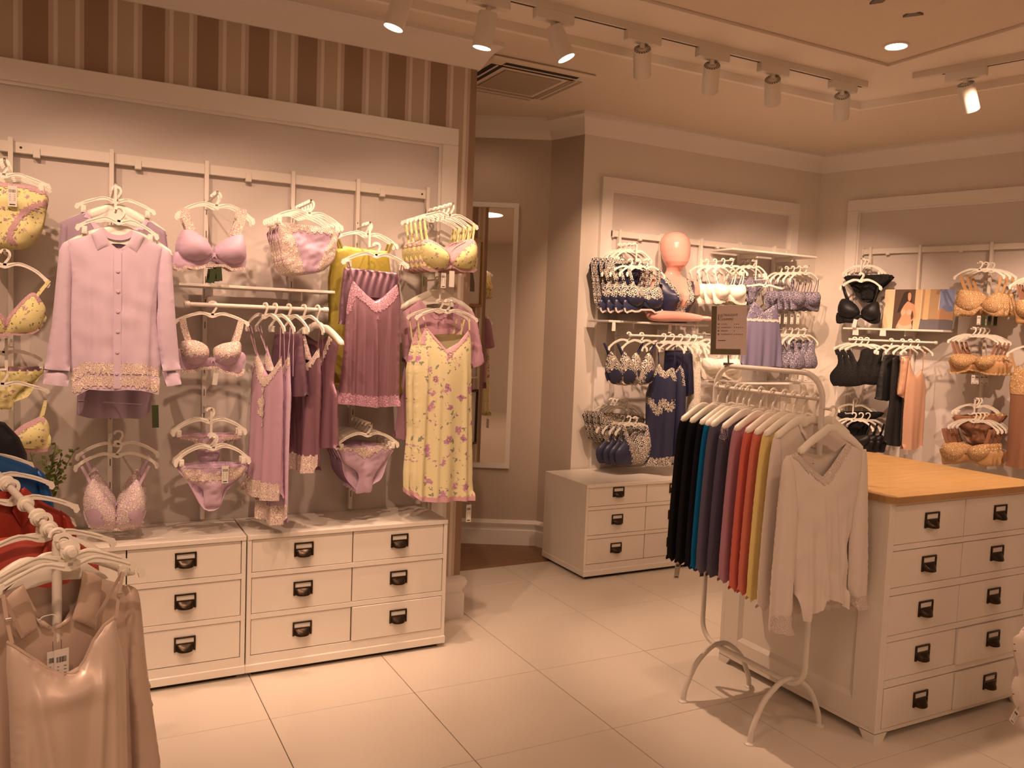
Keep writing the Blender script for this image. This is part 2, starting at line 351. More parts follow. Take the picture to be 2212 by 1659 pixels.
corn = [(0, 2.862), (.012, 2.862), (.02, 2.878), (.032, 2.895), (.05, 2.925), (.075, 2.95), (.088, 2.965), (.1, 2.97), (.1, CZ), (0, CZ)]
struct('trim_2', MB().sweep([(-4, 3.97), (1.83, 3.97), (1.83, 5.7)], corn), M['trim'], smooth=True)
struct('trim_3', MB().sweep([(1.75, 5.736), (2.945, 5.113), (3.03, 4.82), (5.25, 4.82), tuple((CP+CU*7.5)[:2])], corn), M['trim'], smooth=True)
base = [(0, 0), (.016, 0), (.016, .105), (.009, .112), (.009, .122), (.02, .14), (.024, .158), (.016, .172), (0, .18)]
struct('baseboard_left', MB().sweep([(1.62, 3.97), (1.83, 3.97), (1.83, 5.65)], [(o*1.3, z*1.28) for o, z in base]), M['trim'], smooth=True)
struct('baseboard_alcove', MB().sweep([(1.75, 5.736), (2.945, 5.113), (3.03, 4.82), (3.06, 4.82)], base), M['trim'], smooth=True)
struct('baseboard_right', MB().sweep([tuple((CP+CU*.0)[:2]), tuple((CP+CU*7.5)[:2])], base), M['trim'], smooth=True)

def frame_panel(name, O, u, n, a0, a1, z0, z1, w, proud, inner):
    """raised picture-frame moulding round a display panel; u along the wall, n out of it"""
    O = np.array(O); t = tag(link(name, None, None, (O[0], O[1], 0), math.atan2(u[1], u[0])), kind='structure')
    bx = lambda nm, x0, x1, zz0, zz1, d, m: MB().box(x0, x1, -d, .004, zz0, zz1, .003).obj(nm, m, t, smooth=False)
    bx('panel', a0+w*.5, a1-w*.5, z0, z1-w*.5, inner, M['panel'])
    bx('frame_top', a0, a1, z1-w, z1, proud, M['trim'])
    bx('frame_stile', a1-w, a1, z0, z1-w, proud, M['trim']); bx('frame_stile', a0, a0+w, z0, z1-w, proud, M['trim'])
    mb = MB().box(a0+w, a1-w, -proud*.55, 0, z1-w-.014, z1-w)
    mb.box(a1-w-.014, a1-w, -proud*.55, 0, z0, z1-w-.014); mb.box(a0+w, a0+w+.014, -proud*.55, 0, z0, z1-w-.014)
    mb.obj('inner_bead', M['trim'], t, smooth=False)
    return t
frame_panel('trim_4', (0, 3.97), (1, 0), (0, -1), -1.7, 1.725, .1, 2.545, .085, .035, .008)
frame_panel('trim_5', (0, 4.82), (1, 0), (0, -1), 3.17, 5.01, .1, 2.60, .085, .035, .008)
frame_panel('trim_6', CP[:2], CU, CN, .25, 3.2, .1, 2.63, .085, .035, .008)

# ------------------------------------------------------------------ mirror and the pictures it reflects
mp = np.array([2.469, 5.362]); ma = math.atan2(-.461, .887)
mt = thing('wall_mirror', 'tall white-framed mirror on the taupe alcove wall reflecting framed prints', 'mirror', (mp[0], mp[1], 0), ma)
fr_ = MB()
x0, x1, z0, z1, w = -.36, .327, .554, 2.417, .032
fr_.box(x0, x1, -.03, 0, z1-w, z1).box(x0, x1, -.03, 0, z0, z0+w).box(x0, x0+w, -.03, 0, z0+w, z1-w).box(x1-w, x1, -.03, 0, z0+w, z1-w)
fr_.obj('mirror_frame', M['metal'], mt, smooth=False)
M['mirror'] = mk('mirror_glass', (.78, .74, .70), .01, metal=1)
MB().box(x0+w-.003, x1-w+.003, -.012, -.002, z0+w-.003, z1-w+.003).obj('glass', M['mirror'], mt, smooth=False)

def picture(name, label, y0, y1, z0, z1, fm, w, art):
    t = thing(name, label, 'picture', (1.83, y0, z0), PI/2)
    W, H = y1-y0, z1-z0
    f = MB().box(0, W, -.025, 0, H-w, H).box(0, W, -.025, 0, 0, w).box(0, w, -.025, 0, w, H-w).box(W-w, W, -.025, 0, w, H-w)
    f.obj('picture_frame', fm, t, smooth=False)
    MB().box(w, W-w, -.008, 0, w, H-w).obj('print', M['card'], t, smooth=False)
    mb = MB()
    if art == 'corset':
        for s in (.36, .66): mb.prism([(W*(s-.11), H*.22), (W*(s+.09), H*.22), (W*(s+.12), H*.36), (W*(s+.06), H*.52), (W*(s+.03), H*.72), (W*(s-.03), H*.5), (W*(s-.1), H*.34)], -.0095, -.008)
    else:
        for r in range(5):
            for c in range(3):
                cx, cz = W*(.24+.26*c), H*(.16+.15*r)
                for sg in (-1, 1): mb.prism([(cx+sg*.004, cz), (cx+sg*.018, cz+.002), (cx+sg*.02, cz+.016), (cx+sg*.012, cz+.034), (cx+sg*.006, cz+.016)], -.0095, -.008)
        for k in range(4): mb.box(W*.15, W*(.62+.05*(k % 2)), -.0095, -.008, H*.86-.016*k, H*.86-.016*k+.006)
    mb.obj('drawing', M['fin'], t, smooth=False)
M['gilt'] = mk('gilt_frame', (.45, .27, .09), .35, metal=.6)
M['darkframe'] = mk('dark_frame', (.06, .035, .02), .4)
for q in range(1):
    picture('framed_print', 'gilt-framed corset drawing seen in the mirror, topmost', 4.08, 4.52, 1.72, 2.30, M['gilt'], .022, 'corset')
    picture('framed_print', 'white-framed chart of small bra drawings seen in the mirror', 4.1, 4.5, 1.10, 1.62, M['metal'], .016, 'chart')
    picture('framed_print', 'dark-framed corset drawing seen low in the mirror', 4.08, 4.52, .52, 1.0, M['darkframe'], .018, 'corset')

# ------------------------------------------------------------------ ceiling cassette and small vent
ac = thing('air_conditioner', 'square ceiling air conditioner cassette near the mirror alcove', 'air conditioner', (1.95, 4.04, CZ))
MB().box(0, .66, 0, .66, -.022, 0, .012).obj('fascia', M['ceil'], ac, smooth=False)
M['grille'] = mk('ac_grille', (.40, .33, .25), .8)
MB().box(.15, .51, .15, .51, -.028, -.021).obj('grille', M['grille'], ac, smooth=False)
for k, (a, b, c, d) in enumerate(((.1, .56, .04, .115), (.1, .56, .545, .62), (.04, .115, .1, .56), (.545, .62, .1, .56))):
    s = MB().box(a, b, c, d, -.0245, -.0215).obj('slot', M['gap' if k in (0, 2) else 'grille'], ac, smooth=False)
    if k < 2: MB().box(a, b, (c+d)/2-.006, (c+d)/2+.006, -.027, -.0245).obj('louvre', M['metal'], s, smooth=False)
    else: MB().box((a+b)/2-.006, (a+b)/2+.006, c, d, -.027, -.0245).obj('louvre', M['metal'], s, smooth=False)
vt = thing('ceiling_vent', 'round ceiling vent partly cut off at the top of the raised ceiling', 'vent', (3.20, 2.50, 3.045))
MB().lathe([(.16, 0), (.16, -.012), (.11, -.03), (.02, -.03)], 24).obj('vent_ring', M['ceil'], vt)
for k in range(3):
    a = .6+k*2.1; MB().xyprism([(.1*math.cos(a), .1*math.sin(a)), (.17*math.cos(a+.25), .17*math.sin(a+.25)), (.17*math.cos(a-.25), .17*math.sin(a-.25))], -.026, -.016).obj('blade', M['fin'], vt, smooth=False)
dl = thing('downlight', 'round recessed downlight glowing in the raised ceiling', 'light', (3.66, 2.93, 3.045))
MB().lathe([(.062, 0), (.062, -.006), (.052, -.008), (.050, -.003)], 28, caps=False).obj('trim_ring', M['trim'], dl)
MB().lathe([(.05, -.0035), (.001, -.0045)], 28).obj('lens', M['lens'], dl)
lamp('SPOT', (2.35, 5.0, 2.95), (2.45, 4.9, 0), 3, .06, 150, .9)  # weak fill added to lift the alcove, no fixture there
lamp('SPOT', (3.66, 2.93, 3.03), (3.66, 2.93, 0), 40, .05, 80, .8)

# ------------------------------------------------------------------ tracks and spotlights
def track(label, P, rz, L):
    t = thing('lighting_track', label, 'lighting track', P, rz)
    MB().box(0, L, -.018, .018, -.034, 0).obj('rail', M['metal'], t, smooth=False)
    MB().box(.1, L-.03, -.006, .006, -.0345, -.033).obj('slot', M['gap'], t, smooth=False)
    MB().box(-.05, 0, -.017, .017, -.033, 0).obj('end_cap', M['metal'], t, smooth=False)
    return t
track('long white lighting track over the left display wall', (-.6, 3.39, 3.03), 0, 4.60)
track('short white lighting track over the right display wall', (4.09, 3.09, 3.03), RZC, 2.6)
def spot(label, P, rz, aim, lit, off=.0, grp=None):
    P = Vector(P); t = thing('spotlight', label, 'spotlight', P, 0)
    a = Vector(aim).normalized(); R = a.to_track_quat('-Z', 'Y').to_matrix().to_4x4(); Rz = Matrix.Rotation(rz, 4, 'Z')
    mb = MB().box(-.1, .1, -.02, .02, -.05, 0, .003); ad = mb.obj('adapter', M['metal'], t, smooth=False); ad.matrix_local = Rz
    pv = Vector((0, 0, -.075)); c = pv+a*.075
    MB().tube([(0, 0, -.045), tuple(pv)], .012, 10).obj('stem', M['metal'], t)
    Mx = Matrix.Translation(c) @ R
    b = MB().lathe([(.041, .075), (.043, .07), (.043, -.072), (.0405, -.075), (.037, -.068)], 28, caps=False).obj('body', M['metal'], t); b.matrix_local = Mx
    hs = MB().lathe([(.041, .0745), (.041, .07)], 24).obj('heat_sink', M['fin'], t); hs.matrix_local = Mx
    fb = MB()
    for k in range(18):
        th = 2*PI*k/18; ca, sa = math.cos(th), math.sin(th); w = .0022
        fb.add([(.02*ca-w*sa, .02*sa+w*ca, .0748), (.02*ca+w*sa, .02*sa-w*ca, .0748), (.0405*ca+w*sa, .0405*sa-w*ca, .0748), (.0405*ca-w*sa, .0405*sa+w*ca, .0748)], [(0, 1, 2, 3)])
    fb.lathe([(.021, .0745), (.021, .076), (.001, .0765)], 16)
    f2 = fb.obj('fin', M['metal'], hs)
    ln = MB().lathe([(.038, -.0705), (.001, -.0695)], 24).obj('lens', M['lens'] if lit else M['lens'], t); ln.matrix_local = Mx
    return P+c+a*.085, a
track_z = 3.0
sp = []
names = ['nearest spotlight on the long track, lit and leaning left', 'second spotlight on the long track, lit and pointing down', 'third spotlight on the long track, lit and leaning right',
         'fourth spotlight on the long track, turned to the back wall', 'fifth spotlight on the long track, turned to the back wall', 'sixth spotlight on the long track, turned to the back wall', 'last spotlight at the far end of the long track']
aims = [(-.26, .10, -1), (-.10, .15, -1), (.42, -.26, -1)]
for i, x in enumerate((1.235, 1.625, 1.955, 2.465, 2.905, 3.325, 3.855)):
    if i < 3: a = aims[i]
    else:
        h = np.array([x, 3.39]); h /= np.linalg.norm(h); tl = math.radians(49); a = (h[0]*math.sin(tl)+(.04, -.05, .06, .02)[i-3], h[1]*math.sin(tl), -math.cos(tl))
    p, a2 = spot(names[i], (x-.02 if i < 3 else x-.05*h[0], 3.39-(0 if i < 3 else .0), track_z), 0, a, True)
    lamp('SPOT', p, p+a2, (42, 48, 105)[i] if i < 3 else 84, .022, (66, 62, 54)[i] if i < 3 else 58, .7)
for k, (q, lab, a, e) in enumerate(((.22, 'first spotlight on the short track, turned to the right wall', (.62, .12, -.85), 55), (.62, 'second spotlight on the short track, lit, at the photo edge', (-.3, -.45, -.8), 40))):
    P = np.array([4.09, 3.09])+CU[:2]*q
    p, a2 = spot(lab, (P[0], P[1], track_z), RZC, a, True)
    lamp('SPOT', p, p+a2, e, .035, 66, .7)
# more spots of the short track beyond the frame, lighting the right wall and the worktop
for P, a, e in (((4.45, 1.9, 2.93), (5.5, 3.6, 1.0), 125), ((4.3, 2.4, 2.93), (3.6, 2.75, .9), 26), ((4.1, 2.6, 2.93), (4.75, 4.75, 1.2), 42)):
    lamp('SPOT', P, a, e, .03, 54, .7)

# ------------------------------------------------------------------ drawer chests
def handle_meshes():
    f = MB(); W, H = .085, .062; b = .007
    f.box(-W/2, W/2, -.006, 0, H/2-b, H/2, .001).box(-W/2, -W/2+b, -.006, 0, -H/2, H/2-b).box(W/2-b, W/2, -.006, 0, -H/2, H/2-b).box(-W/2+b, W/2-b, -.006, 0, -.002, .004)
    f.box(-W/2+b, W/2-b, -.0015, 0, -H/2, 0)
    n, m2 = 12, 6; vs = []; fs = []
    for j in range(m2+1):
        v = j/m2
        for i in range(n+1):
            u = -1+2*i/n; vs.append((u*.034, -.004-.024*math.sqrt(max(0, 1-u*u))*math.sin(v*PI/2), .0-.031*v*(1-.12*abs(u)**3)))
    for j in range(m2):
        for i in range(n): k = j*(n+1)+i; fs.append((k, k+n+1, k+n+2, k+1))
    f.add(vs, fs)
    return f.mesh('handle', M['bronze'], True, 40), MB().box(-.035, .035, -.002, -.0005, .004, .024).mesh('label_card', M['card'], False)
HM, LM = handle_meshes()
def drawer(parent, x0, x1, z0, z1, yf, hx, hz, pull=0, mat='white'):
    d = MB().box(0, x1-x0, 0, .02, 0, z1-z0, .0015).obj('drawer', M[mat], parent, (x0, yf-pull, z0), smooth=False)
    h = link('handle', HM, d, (hx-x0, 0, hz-z0)); link('label_card', LM, d, (hx-x0, 0, hz-z0)); return d
def chest(label, X0, X1, Yf, Yb, H, cols, pulls={}):
    t = thing('drawer_chest', label, 'chest of drawers', (X0, Yf, 0), 0, 'low white drawer chests'); W = X1-X0; D = Yb-Yf
    t['group'] = 'low white drawer chests'
    c = MB()
    c.box(0, .018, 0, D, .055, H-.02, .001).box(W-.018, W, 0, D, .055, H-.02, .001)
    zs = [.095, .278, .461]
    c.box(.018, W-.018, 0, .02, .055, .092); 
    for z in (.255, .438): c.box(.018, W-.018, 0, .02, z, z+.021)
    c.box(.018, W-.018, D-.01, D, .055, H-.02)
    c.obj('carcass', M['white'], t, smooth=False)
    MB().box(.018, W-.018, .021, D-.02, .06, H-.022).obj('inner_box', M['gap'], t, smooth=False)
    MB().box(0, W, -.004, D, H-.02, H, .0015).obj('top', M['white'], t, smooth=False)
    MB().box(-.003, W+.003, -.008, D, .02, .056, .003).obj('plinth', M['white'], t, smooth=False)
    MB().box(.03, W-.03, .02, D-.02, 0, .022).obj('plinth_base', M['gap'], t, smooth=False)
    cw = (W-.036)/cols
    for r in range(3):
        for k in range(cols):
            a = .018+cw*k+.0025; b = .018+cw*(k+1)-.0025; z0 = zs[r]; z1 = (.252, .435, .602)[r]
            drawer(t, a, b, z0, z1, .004, (a+b)/2, (z0+z1)/2+.012, pulls.get((r, k), 0))
    return t
chest('low white chest with six drawers beside the striped column', .666, 1.597, 3.622, 3.955, .625, 2, {(0, 1): .009})
chest('low white chest partly hidden by the foreground clothes rail', -.272, .660, 3.622, 3.955, .625, 2)
chest('low white chest under the navy lingerie, beside the alcove', 2.82, 3.75, 4.285, 4.80, .60, 2)
chest('low white chest behind the rack of coloured tops', 3.756, 4.686, 4.285, 4.80, .60, 2)

# ------------------------------------------------------------------ island
isl = thing('island_counter', 'tall white drawer island with an oak worktop', 'counter', (2.754, 2.09, 0)); W, D, H = .95, .88, .945
c = MB(); c.box(0, W, .0, D, .034, .05)
for x0, x1 in ((0, .034), (W-.034, W)): c.box(x0, x1, 0, .03, .05, H, .001)
rows = [(.052, .2095), (.2425, .3925), (.4205, .5765), (.6095, .7525), (.779, .9325)]
for a, b in zip(rows[:-1], rows[1:]): c.box(.034, W-.034, 0, .02, a[1]+.004, b[0]-.001)
c.box(.034, W-.034, 0, .02, .9345, H); c.box(0, W, D-.02, D, .05, H); c.box(W-.02, W, .03, D-.02, .05, H)
c.obj('carcass', M['white'], isl, smooth=False)
sd = MB().box(.012, .02, .03, D-.02, .05, H).obj('side_panel', M['white'], isl, smooth=False)
st = MB().box(0, .012, .03, .115, .05, H, .001).box(0, .012, D-.115, D-.02, .05, H, .001).box(0, .012, .115, D-.115, .05, .135, .001).box(0, .012, .115, D-.115, H-.09, H, .001)
st.obj('side_frame', M['white'], isl, smooth=False)
bev = MB(); q = .02
bev.add([(0, .115, .135), (0, D-.115, .135), (.012, D-.115-q, .135+q), (.012, .115+q, .135+q)], [(0, 1, 2, 3)])
bev.add([(0, D-.115, .135), (0, D-.115, H-.09), (.012, D-.115-q, H-.09-q), (.012, D-.115-q, .135+q)], [(0, 1, 2, 3)])
bev.add([(0, .115, .135), (.012, .115+q, .135+q), (.012, .115+q, H-.09-q), (0, .115, H-.09)], [(0, 1, 2, 3)])
bev.obj('side_bead', M['white'], isl, smooth=False)
MB().box(.03, W-.03, .022, D-.03, .055, H-.005).obj('inner_box', M['gap'], isl, smooth=False)
for r, (z0, z1) in enumerate(rows):
    for k in range(2):
        a = (.036, .4655)[k]; b = (.4615, W-.036)[k]; pull = {(0, 1): .012, (1, 1): .012, (0, 0): .006}.get((r, k), 0)
        drawer(isl, a, b, z0, z1, .003, (a+b)/2+.005, (z0+z1)/2+.008, pull)
tp = MB().xyprism([(-.012, .012), (.012, -.022), (W+.012, -.022), (W+.03, .012), (W+.03, D+.02), (-.012, D+.02)], H, .972).obj('worktop', [M['oak']], isl, smooth=False)
MB().xyprism([(-.0125, .0118), (.0118, -.0225), (W+.0122, -.0225), (W+.0305, .0118), (W+.0305, D+.0205), (-.0125, D+.0205)], H+.0006, .9695).obj('worktop_edge', M['oakedge'], isl, smooth=False)
for (x, sx) in ((0, 1), (W, -1)):
    for (y, sy) in ((0, 1), (D, -1)):
        f = MB(); f.prism([(x, .036), (x+sx*.075, .036), (x+sx*.05, 0), (x, 0)], y, y+sy*.012)
        v = [(y+sy*.012, .036), (y+sy*.075, .036), (y+sy*.05, 0), (y+sy*.012, 0)]; f.add([(x, a, c_) for a, c_ in v]+[(x+sx*.012, a, c_) for a, c_ in v], [(0, 1, 2, 3), (7, 6, 5, 4), (0, 4, 5, 1), (1, 5, 6, 2), (2, 6, 7, 3), (3, 7, 4, 0)])
        f.obj('foot', M['white'], isl, smooth=False)
# ================================================================== cloth: an outline becomes a light, puffed, folded sheet
def resample(poly, sp):
    out = []; n = len(poly)
    for i in range(n):
        a = np.array(poly[i][:2], float); b = np.array(poly[(i+1) % n][:2], float); k = max(1, int(round(np.linalg.norm(b-a)/sp)))
        for j in range(k): out.append(a+(b-a)*j/k)
    return np.array(out)
def inside(P, poly):
    x, y = P[:, 0], P[:, 1]; r = np.zeros(len(P), bool); n = len(poly); j = n-1
    for i in range(n):
        xi, yi = poly[i]; xj, yj = poly[j]
        c = ((yi > y) != (yj > y)) & (x < (xj-xi)*(y-yi)/((yj-yi) if abs(yj-yi) > 1e-12 else 1e-12)+xi); r ^= c; j = i
    return r
class Sheet:
    def __init__(s, poly, h, sp=.009, free=None, folds=None, sign=-1, y0=0.0, wob=0.0, pw=1.0):
        B = resample(poly, sp); nb = len(B)
        mn = B.min(0); mx = B.max(0); rows = []
        gy = np.arange(mn[1], mx[1], sp*.87)
        for i, yy in enumerate(gy): rows += [(xx, yy) for xx in np.arange(mn[0]+(sp/2 if i % 2 else 0), mx[0], sp)]
        G = np.array(rows) if rows else np.zeros((0, 2))
        if len(G):
            G = G[inside(G, B)]
            if len(G):
                d = np.full(len(G), 9.)
                for b in B: d = np.minimum(d, np.hypot(G[:, 0]-b[0], G[:, 1]-b[1]))
                G = G[d > sp*.55]
        t_ = np.roll(B, -1, 0)-np.roll(B, 1, 0); t_ /= np.maximum(1e-9, np.linalg.norm(t_, axis=1))[:, None]; N_ = np.stack([-t_[:, 1], t_[:, 0]], 1)
        if np.sum(B[:, 0]*np.roll(B[:, 1], -1)-np.roll(B[:, 0], -1)*B[:, 1]) < 0: N_ = -N_
        I_ = B+N_*sp*.7; I_ = I_[inside(I_, B)]; keep = []
        for q in I_:
            if np.hypot(B[:, 0]-q[0], B[:, 1]-q[1]).min() > sp*.52 and all(math.hypot(q[0]-k[0], q[1]-k[1]) > sp*.45 for k in keep[-3:]): keep.append(q)
        if keep and len(G):
            I_ = np.array(keep); d = np.full(len(G), 9.)
            for b in I_: d = np.minimum(d, np.hypot(G[:, 0]-b[0], G[:, 1]-b[1]))
            G = np.vstack([I_, G[d > sp*.6]])
        A = np.vstack([B, G]) if len(G) else B
        r = delaunay_2d_cdt([Vector(p) for p in A], [(i, (i+1) % nb) for i in range(nb)], [], 1, 1e-7)
        s.X = np.array([(v.x, v.y) for v in r[0]]); T = []
        for f in r[2]:
            for k in range(1, len(f)-1): T.append((f[0], f[k], f[k+1]))
        T = np.array(T); a, b, c = s.X[T[:, 0]], s.X[T[:, 1]], s.X[T[:, 2]]
        cr = (b[:, 0]-a[:, 0])*(c[:, 1]-a[:, 1])-(b[:, 1]-a[:, 1])*(c[:, 0]-a[:, 0]); T[cr < 0] = T[cr < 0][:, ::-1]; s.T = T
        E = np.vstack([T[:, [0, 1]], T[:, [1, 2]], T[:, [2, 0]]]); Es = np.sort(E, 1)
        key = Es[:, 0]*len(s.X)+Es[:, 1]; uq, cnt = np.unique(key, return_counts=True)
        be = uq[cnt == 1]; pin = np.zeros(len(s.X), bool); pin[be//len(s.X)] = True; pin[be % len(s.X)] = True
        if free is not None: pin &= ~np.array([bool(free(x, z)) for x, z in s.X])
        ui = uq//len(s.X); uj = uq % len(s.X); deg = np.bincount(ui, minlength=len(s.X))+np.bincount(uj, minlength=len(s.X)); deg = np.maximum(deg, 1)
        u = np.zeros(len(s.X))
        for _ in range(min(900, 60+len(s.X)//4)):
            n = np.bincount(ui, weights=u[uj], minlength=len(s.X))+np.bincount(uj, weights=u[ui], minlength=len(s.X))
            u = n/deg+sp*sp/4; u[pin] = 0
        um = max(u.max(), 1e-12); m = np.sqrt(u/um); s.m = m
        s.y = y0+sign*h*m**pw; s.sign = sign
        if folds is not None: s.y = s.y+folds(s.X[:, 0], s.X[:, 1])*np.minimum(1, m*1.6)
        if wob: s.y = s.y+rng.normal(0, wob, len(s.X))*np.minimum(1, m*2)
    def verts(s, off=0): return np.stack([s.X[:, 0], s.y+s.sign*off, s.X[:, 1]], 1)
    def add(s, mb, off=0):
        mb.add(s.verts(off).tolist(), (s.T if s.sign < 0 else s.T[:, ::-1]).tolist()); return mb
    def patch(s, pred, off, name, mat, parent):
        C = s.X[s.T].mean(1); k = np.array([bool(pred(x, z)) for x, z in C])
        if not k.any(): return None
        T = s.T[k]; ids, inv = np.unique(T, return_inverse=True); T = inv.reshape(-1, 3)
        mb = MB(); mb.add(s.verts(off)[ids].tolist(), (T if s.sign < 0 else T[:, ::-1]).tolist())
        return mb.obj(name, mat, parent, ang=180, fix=False)
    def at(s, x, z):
        d = np.hypot(s.X[:, 0]-x, s.X[:, 1]-z); i = np.argsort(d)[:3]; w = 1/(d[i]+1e-4); return float((s.y[i]*w).sum()/w.sum())
def drape(amp, freq, z0, z1, seed=0, tw=3.0):
    r = np.random.default_rng(seed); p = r.uniform(0, 6.28, 4)
    def f(x, z):
        w = np.clip((z0-z)/(z0-z1+1e-9), 0, 1)**1.2
        return amp*w*(np.sin(freq*x+p[0]+.6*np.sin(tw*z+p[1]))+.55*np.sin(freq*1.9*x+p[2]+.5*np.sin(tw*1.7*z+p[3])))
    return f
def crumple(amp, k=60, seed=0):      # soft random wrinkles: a handful of crossing waves
    r = np.random.default_rng(seed); W_ = [(r.uniform(.5, 1.6)*k*math.cos(t), r.uniform(.5, 1.6)*k*math.sin(t), r.uniform(0, 6.28), r.uniform(.4, 1)) for t in r.uniform(0, PI, 9)]
    return lambda x, z: amp*.6*sum(a*np.sin(u*x+v*z+p+1.3*np.sin(.45*v*x-.4*u*z+p*2)) for u, v, p, a in W_)
def ridges(lines, w=.009, amp=.012):    # sharp folds running along given lines (x0, z0, x1, z1[, amp])
    def f(x, z):
        y = 0*x
        for l in lines:
            x0, z0, x1, z1 = l[:4]; a = l[4] if len(l) > 4 else amp; t = (z0-z)/(z0-z1+1e-9); c = x0+(x1-x0)*t; g = np.clip(t*2.5+.15, 0, 1)
            d = (x-c)/w; y = y-a*g*(np.exp(-d*d)-.45*np.exp(-(d/3.2)**2))
        return y
    return f
def addf(*fs): return lambda x, z: sum(f(x, z) for f in fs)
def body(name, mat, parent, front, back=None, h=.02, hb=None, sp=.009, free=None, freeb=None, ff=None, fb=None, y0=0.0):
    """one mesh: a front sheet and a back sheet that meet at the side edges"""
    a = Sheet(front, h, sp, free, ff, -1, y0); b = Sheet(back or front, h if hb is None else hb, sp*1.3, freeb or free, fb or ff, 1, y0)
    mb = MB(); a.add(mb); b.add(mb)
    return a, mb.obj(name, mat, parent, ang=180, fix=False)
def pxmap(fr, tb, b):
    return lambda x, y: fr.L(b[0]+(x-tb[0])/(tb[2]-tb[0])*(b[2]-b[0]), b[1]+(y-tb[1])/(tb[3]-tb[1])*(b[3]-b[1]))
def memap(tb, w, zt, zb, x0=0.0):
    return lambda x, y: (x0+((x-tb[0])/(tb[2]-tb[0])-.5)*w, zt+(y-tb[1])/(tb[3]-tb[1])*(zb-zt))

# ------------------------------------------------------------------ hangers
HC = {}
def hanger(label, O, rz=0, hw=.15, drop=.1, clips=False, group=None, roll=0.0, hub=.05, yaw=0):
    key = (round(hw, 3), round(drop, 3), round(hub, 3))
    if key not in HC:
        k = hw/.15; q = (drop-hub)/.05
        arm = [(-.15, -hub-.042*q), (-.142, -hub-.036*q), (-.11, -hub-.012*q), (-.07, -hub+.005), (-.035, -hub+.009), (0, -hub), (.035, -hub+.009), (.07, -hub+.005), (.11, -hub-.012*q), (.142, -hub-.036*q), (.15, -hub-.042*q)]
        arm = crv([(x*k, z) for x, z in arm], 3); n = len(arm)
        w = [.012+.007*math.exp(-(x/(.02*k))**2) for x, z in arm]
        mb = MB().stroke(arm, w, .0055)
        for sg in (-1, 1):
            mb.stroke([(sg*.139*k, -hub-.036*q), (sg*.150*k, -hub-.043*q), (sg*.153*k, -hub-.056*q), (sg*.150*k, -hub-.066*q)], [.012, .017, .016, .008], .0065)
            mb.stroke(crv([(sg*.012*k, -hub+.004), (sg*.05*k, -hub+.015), (sg*.09*k, -hub+.002), (sg*.125*k, -hub-.018*q)], 3), .0028, .009)
        hk = crv([(0, -hub+.002), (.002, -hub+.012), (.011, -.024), (.0165, -.010), (.0135, .003), (.003, .0085), (-.009, .006), (-.0145, -.004)], 4)
        hm = MB().stroke(hk, [.011]*4+[.0085]*(len(hk)-4), .0055)
        cl = MB().box(-.009, .009, -.007, .007, -.020, .008, .0015).box(-.005, .005, -.0085, -.006, -.014, -.005)
        HC[key] = (mb.mesh('bar', M['plastic'], True, 40, True), hm.mesh('hook', M['plastic'], True, 40, True), cl.mesh('clip', M['plastic'], False))
    b, h, c = HC[key]
    t = thing('hanger', label, 'hanger', O, rz, group); t.rotation_euler = (0, roll, rz+yaw)
    link('bar', b, t); link('hook', h, t)
    if clips:
        for sg in (-1, 1): link('clip', c, t, (sg*(hw-.021), 0, -hub-.034*(drop-hub)/.05-.012))
    return t
SH = {}
def shirt_hanger(label, O, rz=0, hw=.2, drop=.15, neck=.072, group=None, plate=0):
    key = (hw, drop, neck)
    if key not in SH:
        pth = crv([(-hw, -drop), (-hw*.72, -drop+.035), (-hw*.42, -drop+.062), (-hw*.24, -neck-.022), (-.026, -neck-.012), (0, -neck-.010), (.026, -neck-.012), (hw*.24, -neck-.022), (hw*.42, -drop+.062), (hw*.72, -drop+.035), (hw, -drop)], 4)
        vs = []; fs = []; n = 10; kk = len(pth)
        for i, (x, z) in enumerate(pth):
            d = np.array(pth[min(i+1, kk-1)])-np.array(pth[max(i-1, 0)]); d /= np.linalg.norm(d); nn = (-d[1], d[0]); e = abs(x)/hw
            w = .014+.004*math.sin(PI*min(1, e*1.3))-(.005 if e > .97 else 0); t_ = .005+.011*e**1.5
            if i in (0, kk-1): w *= .35; t_ *= .5
            for j in range(n): a = 2*PI*j/n; vs.append((x+nn[0]*w*math.cos(a), t_*math.sin(a), z+nn[1]*w*math.cos(a)-.006))
        for i in range(kk-1):
            for j in range(n): fs.append((i*n+j, i*n+(j+1) % n, (i+1)*n+(j+1) % n, (i+1)*n+j))
        fs += [tuple(range(n))[::-1], tuple((kk-1)*n+j for j in range(n))]
        hk = crv([(0, -neck), (.0015, -neck*.72), (.012, -neck*.42), (.0175, -.012), (.012, .004), (0, .009), (-.012, .004), (-.016, -.008)], 4)
        SH[key] = (MB().add(vs, fs).mesh('bar', M['plastic'], True, 60, True), MB().tube([(x, 0, z) for x, z in hk], .0045, 8).mesh('hook', M['plastic'], True, 60, True))
    b, h = SH[key]; t = thing('shirt_hanger', label, 'hanger', O, rz, group); link('bar', b, t); link('hook', h, t)
    if plate:
        k = plate; MB().prism(crv([(-.024, -neck-.004), (.024, -neck-.004), (.04, -neck-.02), (.07*k, -neck-.05), (.105*k, -neck-.085), (.06*k, -neck-.078), (0, -neck-.07), (-.06*k, -neck-.078), (-.105*k, -neck-.085), (-.07*k, -neck-.05), (-.04, -neck-.02)], 3, True), -.004, .004).obj('plate', M['plastic'], t, ang=50)
    return t

